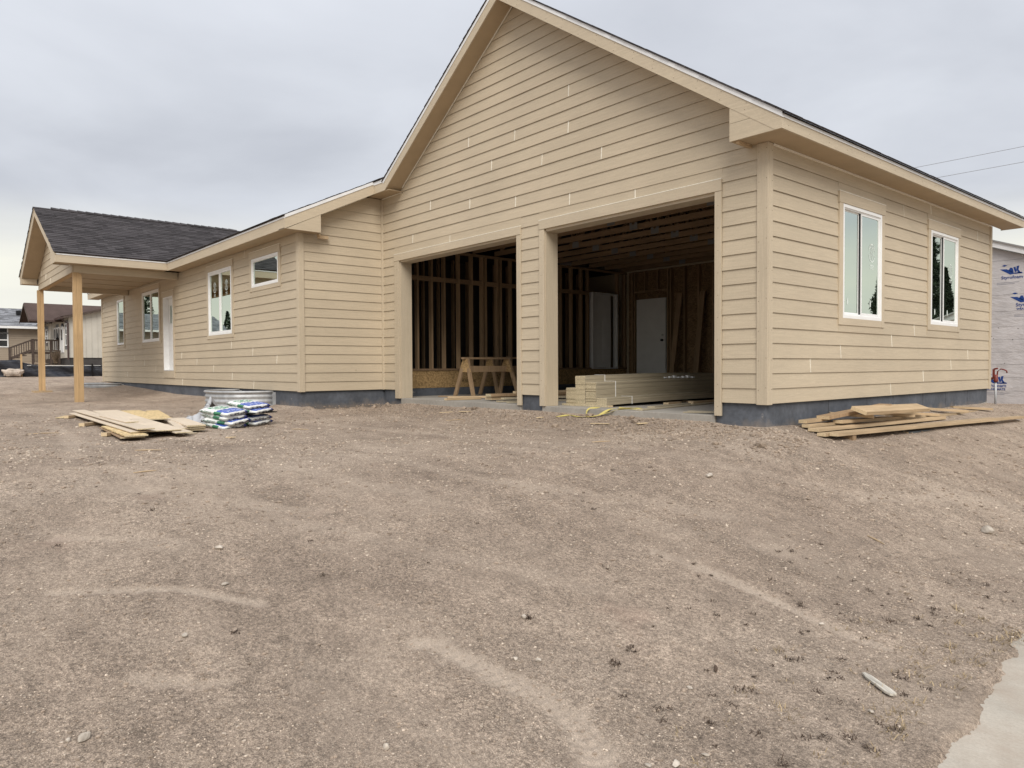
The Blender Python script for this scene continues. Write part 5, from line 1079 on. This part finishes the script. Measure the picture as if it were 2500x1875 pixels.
MB().tube([(XD, .40, 2.26), (XD, .40, 2.36), (XD, .40, 2.40), (XD, .40, 2.66)], [.07, .09, .03, .02], 8).build('post_lantern', 'darkmetal', DK)
# stairs run down toward -y
p0, p1 = Vector((XD, yd0-.02, 2.22)), Vector((XD, -2.05, 1.72))
MB().bar(p0, p1, .10, .09).build('stair_rail', 'brown', DK); MB().bar(p0-Vector((0, 0, .62)), p1-Vector((0, 0, .66)), .06, .16).build('stair_stringer', 'brown', DK)
for k in range(9): q_ = p0.lerp(p1, (k+.6)/9.5); MB().box(XD-.02, XD+.02, q_.y-.02, q_.y+.02, q_.z-.62, q_.z).build('baluster', 'brown', DK)
MB().box(XD-.06, XD+.06, -2.11, -1.99, .85, 1.76).build('deck_post', 'brown', DK)
mb = MB()
for k in range(4): MB().box(XD-1.1, XD-.03, yd0-.28*(k+1), yd0-.28*k-.02, 1.40-.14*k, 1.44-.14*k).build('stair_tread', 'brown', DK)
mb = MB()
for k in range(12): z = .86+.05*k; mb.box(XD+.031, XD+.045, yd0+.05, yd1, z, z+.018)
for k in range(17): y = yd0+.06+.08*k; mb.box(XD+.0455, XD+.058, y, y+.026, .84, 1.37)
tag(mb.build('lattice', 'brown', DK), kind='stuff')
# shrub by the deck: many twigs
mb = MB(); rn = random.Random(5)
for _ in range(230):
    a, t_ = rn.uniform(0, 6.28), rn.uniform(.05, .55); L_ = rn.uniform(.45, .85)
    p_ = Vector((-46.9, .12, .78)); d_ = Vector((math.cos(a)*math.sin(t_), math.sin(a)*math.sin(t_), math.cos(t_)))
    mb.tube([p_+Vector((rn.uniform(-.1, .1), rn.uniform(-.1, .1), 0)), p_+d_*L_*.6+Vector((0, 0, rn.uniform(-.03, .03))), p_+d_*L_+Vector((rn.uniform(-.06, .06), rn.uniform(-.06, .06), 0))], [.009, .006, .002], 3, cap=False)
m = MT('dry_twig', (0.20, 0.15, 0.105), .9); m.rand(.6, 1.3, True); M['twig'] = m.m
tag(mb.build('bare_shrub', 'twig'), 'bare twiggy shrub between the deck lattice and house corner', 'shrub')
MB().box(-44.6, -43.8, -7, 3, .2, .66).build('kerb', 'conc')
tag(bpy.data.objects['kerb'], 'pale concrete kerb beyond the silt fence', kind='structure')

# ------------------------------------------------------------------ tan house with grey roof, far left
X1 = -54.0
T = empty('tan_house', (-58, -6, 1.0), 'tan vinyl sided house with light grey shingle roof', 'house')
MB().box(X1-7, X1, -16, .8, .6, 3.26).build('wall', 'vtan', T)
for k in range(15): MB().box(X1, X1+.02, -15.95, .78, 1.0+.15*k, 1.0+.15*k+.13).build('lap', 'vtan', T)
MB().box(X1, X1+.03, -1.2+2.0-.1, .82, 1.0, 3.26).build('corner_post', 'vtan', T)
MB().prism([(X1+.5, -16.4, 3.27), (X1-3.4, -16.4, 4.72), (X1-7.5, -16.4, 3.27)], (0, 17.9, 0)).build('roof', 'shingle_grey', T)
shingle_field('shingles', (X1+.52, -16.4, 3.275), (0, 1, 0), 17.9, (-1, 0, .372), 4.16, T, 'shingle_grey', .16, .5)
MB().box(X1+.5, X1+.56, -16.4, 1.5, 3.15, 3.30).build('gutter', 'vinyl', T)
MB().box(X1-2.1, X1-1.8, -.84, -.56, 4.2, 4.50).build('roof_vent', 'darkmetal', T)
t1_ = lambda a, o, z: (X1+.021+o, a, z)
small_window(T, t1_, -3.0, -1.50, 1.9, 2.88, True)
small_window(T, t1_, -3.0, -1.50, 2.80, 3.24, False)

# ------------------------------------------------------------------ rocks, stick, splinters
m = MT('dark_root', (0.075, 0.052, 0.038), .95); m.rand(.5, 1.5, True); M['root'] = m.m
def rock(x, y, r, label, sq=(1, 1, .65), seed=1, mat='rock', cat='rock', name='rock', sink=.3):
    bm = bmesh.new(); bmesh.ops.create_icosphere(bm, subdivisions=2, radius=1); rnd = random.Random(seed)
    pl = [(Vector((rnd.uniform(-1, 1), rnd.uniform(-1, 1), rnd.uniform(-.6, 1))).normalized(), rnd.uniform(.42, .8)) for _ in range(13)]
    for v_ in bm.verts:
        for n_, d_ in pl:
            k = v_.co.dot(n_)-d_
            if k > 0: v_.co -= n_*k*.85
        v_.co = Vector((v_.co.x*sq[0], v_.co.y*sq[1], v_.co.z*sq[2]))*r
    me = bpy.data.meshes.new(name); bm.to_mesh(me); bm.free(); me.materials.append(M[mat]); o = bpy.data.objects.new(name, me); COL.objects.link(o)
    o.location = (x, y, ground_at(x, y)+r*sq[2]*(1-sink)-.0); o.rotation_euler = (0, 0, rnd.uniform(0, 6)); return tag(o, label, cat)
rock(1.19, -6.84, .026, 'white rounded rock at the lower left of the lot', (1.3, .8, .7), 3)
rock(1.17, -6.885, .013, 'small pale stone touching the white rounded rock', (1.3, .8, .7), 4)
rock(.52, -1.86, .052, 'pale oval rock alone on the dirt below the right garage bay', (1.3, .8, .45), 5)
rock(2.27, -.46, .058, 'knobbly pale rock at the right edge of the lot', (1, 1, .75), 6)
rock(2.88, -4.13, .020, 'flat pale stone beneath the weathered stick', (1.1, .8, .5), 7)
rock(1.69, -5.01, .017, 'round tan stone beside the ribbed tyre print', (1, 1, .8), 8)
rock(1.34, -4.80, .022, 'tan stone beside a dark dirt clod, lower middle', (1, .8, .7), 9)
rock(1.85, -5.95, .020, 'whitish stone at the lower centre edge of the lot', (1, 1, .8), 10)
rock(2.57, -5.11, .024, 'wide flat tan stone near the bottom edge', (1.5, .9, .4), 11)
rock(2.51, -5.20, .016, 'small white stone left of the wide flat stone', (1.2, .9, .5), 12)
rock(2.61, -4.98, .014, 'white pointed pebble below the dead grass', (1.4, .8, .5), 13)
rock(2.29, -3.38, .020, 'pale stone at the top of the second tyre print', (1.5, .8, .5), 14)
rock(2.25, -4.58, .015, 'flat whitish stone left of the weathered stick', (1.5, .8, .4), 15)
rock(-.28, -5.85, .028, 'cluster-like crumbly pale stone in the left part of the lot', (1.5, .9, .5), 16)
rock(.19, -5.98, .020, 'smooth tan stone below the crumbly pale one', (1.2, .9, .6), 17)
rock(.62, -6.32, .020, 'tan stone in the lower left with a dark clod beside it', (1.1, .9, .6), 18)
rock(2.22, -4.32, .026, 'dark brown chunk of bark on the dirt', (1.7, .6, .45), 19, 'root', 'bark')
rock(1.62, -5.10, .016, 'small stone lying inside the ribbed tyre print', (1.1, .9, .8), 20)
m = MT('weathered_wood', (0.56, 0.52, 0.45), .9); gg = m.noise(1, 6, .7, (4, 60, 60), True); m.mul(gg, .42, 1.2, .35, .65); m.bump(gg, .8, .006); M['weath'] = m.m
mb = MB(); L_ = .235
mb.prism([(-L_/2, -.012, 0), (-L_*.3, -.022, 0), (L_*.35, -.021, 0), (L_*.46, -.014, 0), (L_*.5, .002, 0), (L_*.455, .006, 0), (L_*.47, .017, 0), (L_*.3, .020, 0), (L_*.05, .016, 0), (-L_*.35, .014, 0), (-L_/2, .004, 0)], (0, 0, .011))
o = mb.build('weathered_stick', 'weath'); gzs = ground_at(2.8, -3.86); o.matrix_world = Matrix.Translation((2.80, -3.865, gzs+.010)) @ Matrix.Rotation(math.atan2(-.13, .18), 4, 'Z'); tag(o, 'weathered grey wooden stake piece on the dirt near the sidewalk', 'wood piece')
GS = 'pale wood splinters on the dirt'
for (x, y, a, L_, lb) in ((-6.84, -5.88, 1.57, .35, 'thin grey splinter left of the offcut heap'), (-3.55, -5.44, 1.3, .24, 'pale splinter below the siding offcuts, the farther of two'), (-2.2, -5.8, 1.45, .17, 'bright straight splinter below the offcuts, the nearer of two'), (1.87, -1.66, -.2, .14, 'thin straw-like splinter at the right, uphill of the stick'),
                          (-5.0, -3.2, .4, .3, 'splinter just right of the mortar bags'), (-1.1, -1.5, .9, .2, 'splinter in front of the middle garage pier'), (-9.2, -2.9, 1.1, .4, 'splinter between the window well and porch'), (-4.6, -.9, 1.2, .3, 'flat pale splinter in front of the left bay')):
    zq = ground_at(x, y)+.008; mb = MB(); dx_, dy_ = math.cos(a)*L_/2, math.sin(a)*L_/2
    mb.tube([(x-dx_, y-dy_, ground_at(x-dx_, y-dy_)+.006), (x, y, zq), (x+dx_, y+dy_, ground_at(x+dx_, y+dy_)+.006)], [.003, .006, .003], 4); tag(mb.build('wood_splinter', 'wood_x'), lb, 'splinter', GS)
for (x, y, w_, l_, a, lb) in ((-5.2, -.28, .06, .2, .3, 'pale wood scrap on gravel before the left bay'), (-1.55, -.25, .07, .13, 1.0, 'torn pale scrap before the right bay slab'), (-2.1, -.42, .03, .28, .2, 'thin strip of wood before the siding bundles'), (-3.35, -.32, .06, .1, .5, 'brown chip at the foot of the middle pier'), (-4.5, -4.3, .04, .12, .5, 'small chip on the dirt right of the offcuts'), (-5.6, -.35, .03, .25, 1.2, 'narrow strip of wood before the left bay')):
    zq = ground_at(x, y)+.012; mb = MB(); mb.bar((x-math.cos(a)*l_/2, y-math.sin(a)*l_/2, zq), (x+math.cos(a)*l_/2, y+math.sin(a)*l_/2, zq+.008), w_, .01); tag(mb.build('wood_chip', 'endgrain'), lb, 'wood chip', 'wood chips near the garage')

# ------------------------------------------------------------------ stuff on the ground: pebbles, clods, dead grass
ico = bmesh.new(); bmesh.ops.create_icosphere(ico, subdivisions=1, radius=1); ico.verts.ensure_lookup_table()
IV = np.array([v_.co[:] for v_ in ico.verts]); IF = np.array([[v_.index for v_ in f.verts] for f in ico.faces]); ico.free()
def scatter(name, n, rmin, rmax, smin, smax, mat, label, flat=.6, pw=1.0, clump=False):
    az_ = RNG.uniform(YAW-.68, YAW+.68, n); r_ = rmin*(rmax/rmin)**(RNG.random(n)**pw); x = CAM.x+r_*np.sin(az_); y = CAM.y+r_*np.cos(az_)
    dens = vnoise(x*1.7, y*1.7, 77)+.6*vnoise(x*5, y*5, 78); keep = (x < 3.08) & (footd(x, y) > .02) & (dens > (-.12 if not clump else .05)+RNG.uniform(-.45, .25, n)); x, y, r_ = x[keep], y[keep], r_[keep]; n = len(x)
    z, pk = gfull(x, y); s = smin*(smax/smin)**(RNG.random(n)**2.2)*np.clip(r_/5, .7, 1.9)
    S = np.stack([s*RNG.uniform(.8, 1.4, n), s*RNG.uniform(.6, 1.1, n), s*flat*RNG.uniform(.6, 1.1, n)], 1); th_ = RNG.uniform(0, 6.28, n); c, si = np.cos(th_), np.sin(th_)
    P = IV[None]*S[:, None]*(1+RNG.uniform(-.22, .22, (n, len(IV), 1))); X = P[..., 0]*c[:, None]-P[..., 1]*si[:, None]+x[:, None]; Y = P[..., 0]*si[:, None]+P[..., 1]*c[:, None]+y[:, None]; Z = P[..., 2]+(z+S[:, 2]*.35)[:, None]
    V = np.stack([X, Y, Z], -1).reshape(-1, 3); F_ = (IF[None]+np.arange(n)[:, None, None]*len(IV)).reshape(-1, 3)
    return tag(np_mesh(name, V, F_, M[mat]), label, kind='stuff')
scatter('fine_gravel', 52000, 2.3, 9, .0016, .006, 'clod2', 'fine gritty gravel in drifts over the dirt', .7, .85, True)
scatter('pebbles', 24000, 2.3, 15, .0022, .011, 'pebble', 'small tan pebbles scattered over the dirt', pw=.8)
scatter('soil_clods', 26000, 2.3, 15, .003, .016, 'clod', 'crumbly brown soil clods scattered over the dirt', .55, .8, True)
scatter('far_pebbles', 9000, 12, 30, .004, .012, 'clod', 'fine clods on the dirt beyond the porch')
# gravelly strip in front of the slab
n = 2600; x = RNG.uniform(-8.6, .6, n); y = -np.abs(RNG.normal(0, .45, n))-.02; k = (footd(x, y) > .03); x, y = x[k], y[k]; n = len(x); z, _ = gfull(x, y); s = RNG.uniform(.006, .02, n)*(1+2*(RNG.random(n) > .985)); th_ = RNG.uniform(0, 6.28, n)
P = IV[None]*s[:, None, None]*(1+RNG.uniform(-.25, .25, (n, len(IV), 1))); V = np.stack([P[..., 0]+x[:, None], P[..., 1]+y[:, None], P[..., 2]*.7+(z+s*.3)[:, None]], -1).reshape(-1, 3)
tag(np_mesh('gravel', V, (IF[None]+np.arange(n)[:, None, None]*len(IV)).reshape(-1, 3), M['clod']), 'loose gravel and clods banked before the garage slab', kind='stuff')
def blades(name, spots, mat, label, lo, hi, nb, spread, lean=1.0, wd=.0019):
    vs, fs = [], []; rnd = random.Random(name)
    for (cx, cy, sc_) in spots:
        for _ in range(int(nb*rnd.uniform(.5, 1.4))):
            x, y = cx+rnd.gauss(0, spread*sc_), cy+rnd.gauss(0, spread*sc_); L_ = rnd.uniform(lo, hi)*sc_; a = rnd.uniform(0, 6.28); ln = rnd.uniform(.4, 1.35)*lean
            z = ground_zc(x, y); d = Vector((math.cos(a)*math.sin(ln), math.sin(a)*math.sin(ln), math.cos(ln))); sd_ = Vector((-math.sin(a), math.cos(a), 0))*wd*rnd.uniform(.7, 1.5); p = Vector((x, y, z)); o = len(vs)
            c1 = p+d*L_*.55; c2 = p+d*L_+Vector((0, 0, -L_*.35*rnd.random())); c2.z = max(c2.z, z+.003)
            vs += [p-sd_, p+sd_, c1+sd_*.8, c1-sd_*.8, c2]; fs += [(o, o+1, o+2, o+3)]; fs += [(o+3, o+2, o+4)]
    me = bpy.data.meshes.new(name); me.from_pydata([tuple(v_) for v_ in vs], [], fs); me.materials.append(M[mat]); o = bpy.data.objects.new(name, me); COL.objects.link(o); return tag(o, label, kind='stuff')
_gc = {}
def ground_zc(x, y):
    k = (round(x*25), round(y*25))
    if k not in _gc: _gc[k] = ground_at(k[0]/25, k[1]/25)
    return _gc[k]-.002
m = MT('dead_grass', (0.33, 0.25, 0.15), .85); m.rand(.45, 1.35, True); M['grass'] = m.m
rs = random.Random(3); sp_g, sp_r = [], []
for _ in range(95):
    x = min(3.02, 3.15-abs(rs.gauss(0, .38))); y = rs.uniform(-5.2, -2.2); sp_g.append((x, y, rs.uniform(.5, 1.05)))
for c_ in ((2.4, -3.93), (2.62, -3.97), (2.85, -3.68), (2.79, -4.56), (2.84, -4.8), (3.0, -4.43), (3.0, -4.2), (2.35, -4.9), (2.4, -4.4), (1.35, -4.78), (1.92, -4.72), (2.5, -3.0), (2.6, -2.6)):
    sp_r.append((*c_, 1.0)); sp_r.append((c_[0]+rs.gauss(0, .05), c_[1]+rs.gauss(0, .05), .8))
for _ in range(75): sp_r.append((rs.uniform(1.5, 3.0), rs.uniform(-5.2, -1.6), rs.uniform(.3, .75)))
for _ in range(45): sp_r.append((rs.uniform(-4, 2.0), rs.uniform(-6.8, -2.0), rs.uniform(.35, .8)))
blades('dead_grass', sp_g, 'grass', 'sparse dead grass along the sidewalk edge', .02, .06, 14, .03, 1.15)
blades('torn_roots', sp_r, 'root', 'dark torn roots and weeds in the dirt', .014, .042, 26, .018, 1.0)

# ------------------------------------------------------------------ trees standing around the lot (seen in the window panes)
m = MT('conifer_needles', (0.035, 0.05, 0.028), .9); m.rand(.5, 1.7, True); M['needle'] = m.m
m = MT('bark', (0.10, 0.075, 0.055), .9); m.mul(m.noise(9, 4), .6, 1.2); M['bark'] = m.m
def conifer(x, y, h, r, label, seed):
    z0 = ground_at(x, y); t = empty('conifer', (x, y, z0), label, 'tree', 'dark conifers across the street')
    MB().tube([(x, y, z0-.1), (x, y, z0+h*.97)], [.16, .02], 8).build('trunk', 'bark', t)
    rng = np.random.default_rng(seed); n = 14000; f_ = rng.random(n)**.75; zz_ = z0+h*(.06+.94*f_); rad = r*(1-f_)**.8*(.75+.35*np.sin(zz_*5+seed)*rng.random(n)); a = rng.uniform(0, 6.28, n); lob = 1+.25*np.sin(a*3+seed)+.2*np.sin(a*7+zz_*2)
    q = rad*lob*rng.random(n)**.45; c = np.stack([x+q*np.cos(a), y+q*np.sin(a), zz_-.12*q], 1); s = rng.uniform(.07, .17, n)
    d1 = rng.normal(size=(n, 3)); d1 /= np.linalg.norm(d1, axis=1)[:, None]; d2 = np.cross(d1, rng.normal(size=(n, 3))); d2 /= np.linalg.norm(d2, axis=1)[:, None]
    V = np.stack([c+d1*s[:, None], c+d2*s[:, None]*.5, c-d1*s[:, None]], 1).reshape(-1, 3); F_ = np.arange(n*3).reshape(-1, 3); np_mesh('crown', V, F_, M['needle'], t)
conifer(12.6, 33.7, 6.9, 1.5, 'shorter dark conifer across the street', 1); conifer(12.5, 40.4, 10.6, 2.3, 'tall dark conifer across the street', 2); conifer(13.0, 44.6, 8.0, 1.9, 'broad dark conifer beyond the tall one', 3)
# wooded rise far off to the left
rng = np.random.default_rng(9); n = 46; vs = []; cs = []
cn = 260; tx = -150+rng.normal(0, 10, cn); ty = rng.uniform(-170, -6, cn); th2 = 7.5*rng.uniform(.65, 1.25, cn)
allc = []
for q_ in range(cn):
    k = 260; f_ = rng.random(k)**.8; rad = th2[q_]*.2*(1-f_)**.8; a = rng.uniform(0, 6.28, k); g0 = float(gz(tx[q_], ty[q_])); allc.append(np.stack([tx[q_]+rad*np.cos(a), ty[q_]+rad*np.sin(a), g0+th2[q_]*f_+1.0], 1))
c = np.concatenate(allc); n = len(c); s = rng.uniform(.25, .6, n); d1 = rng.normal(size=(n, 3)); d1 /= np.linalg.norm(d1, axis=1)[:, None]; d2 = np.cross(d1, rng.normal(size=(n, 3))); d2 /= np.linalg.norm(d2, axis=1)[:, None]
V = np.stack([c+d1*s[:, None], c+d2*s[:, None]*.6, c-d1*s[:, None]], 1).reshape(-1, 3)
tag(np_mesh('far_wood', V, np.arange(n*3).reshape(-1, 3), M['needle']), 'distant dark conifer wood on a low rise', kind='stuff')
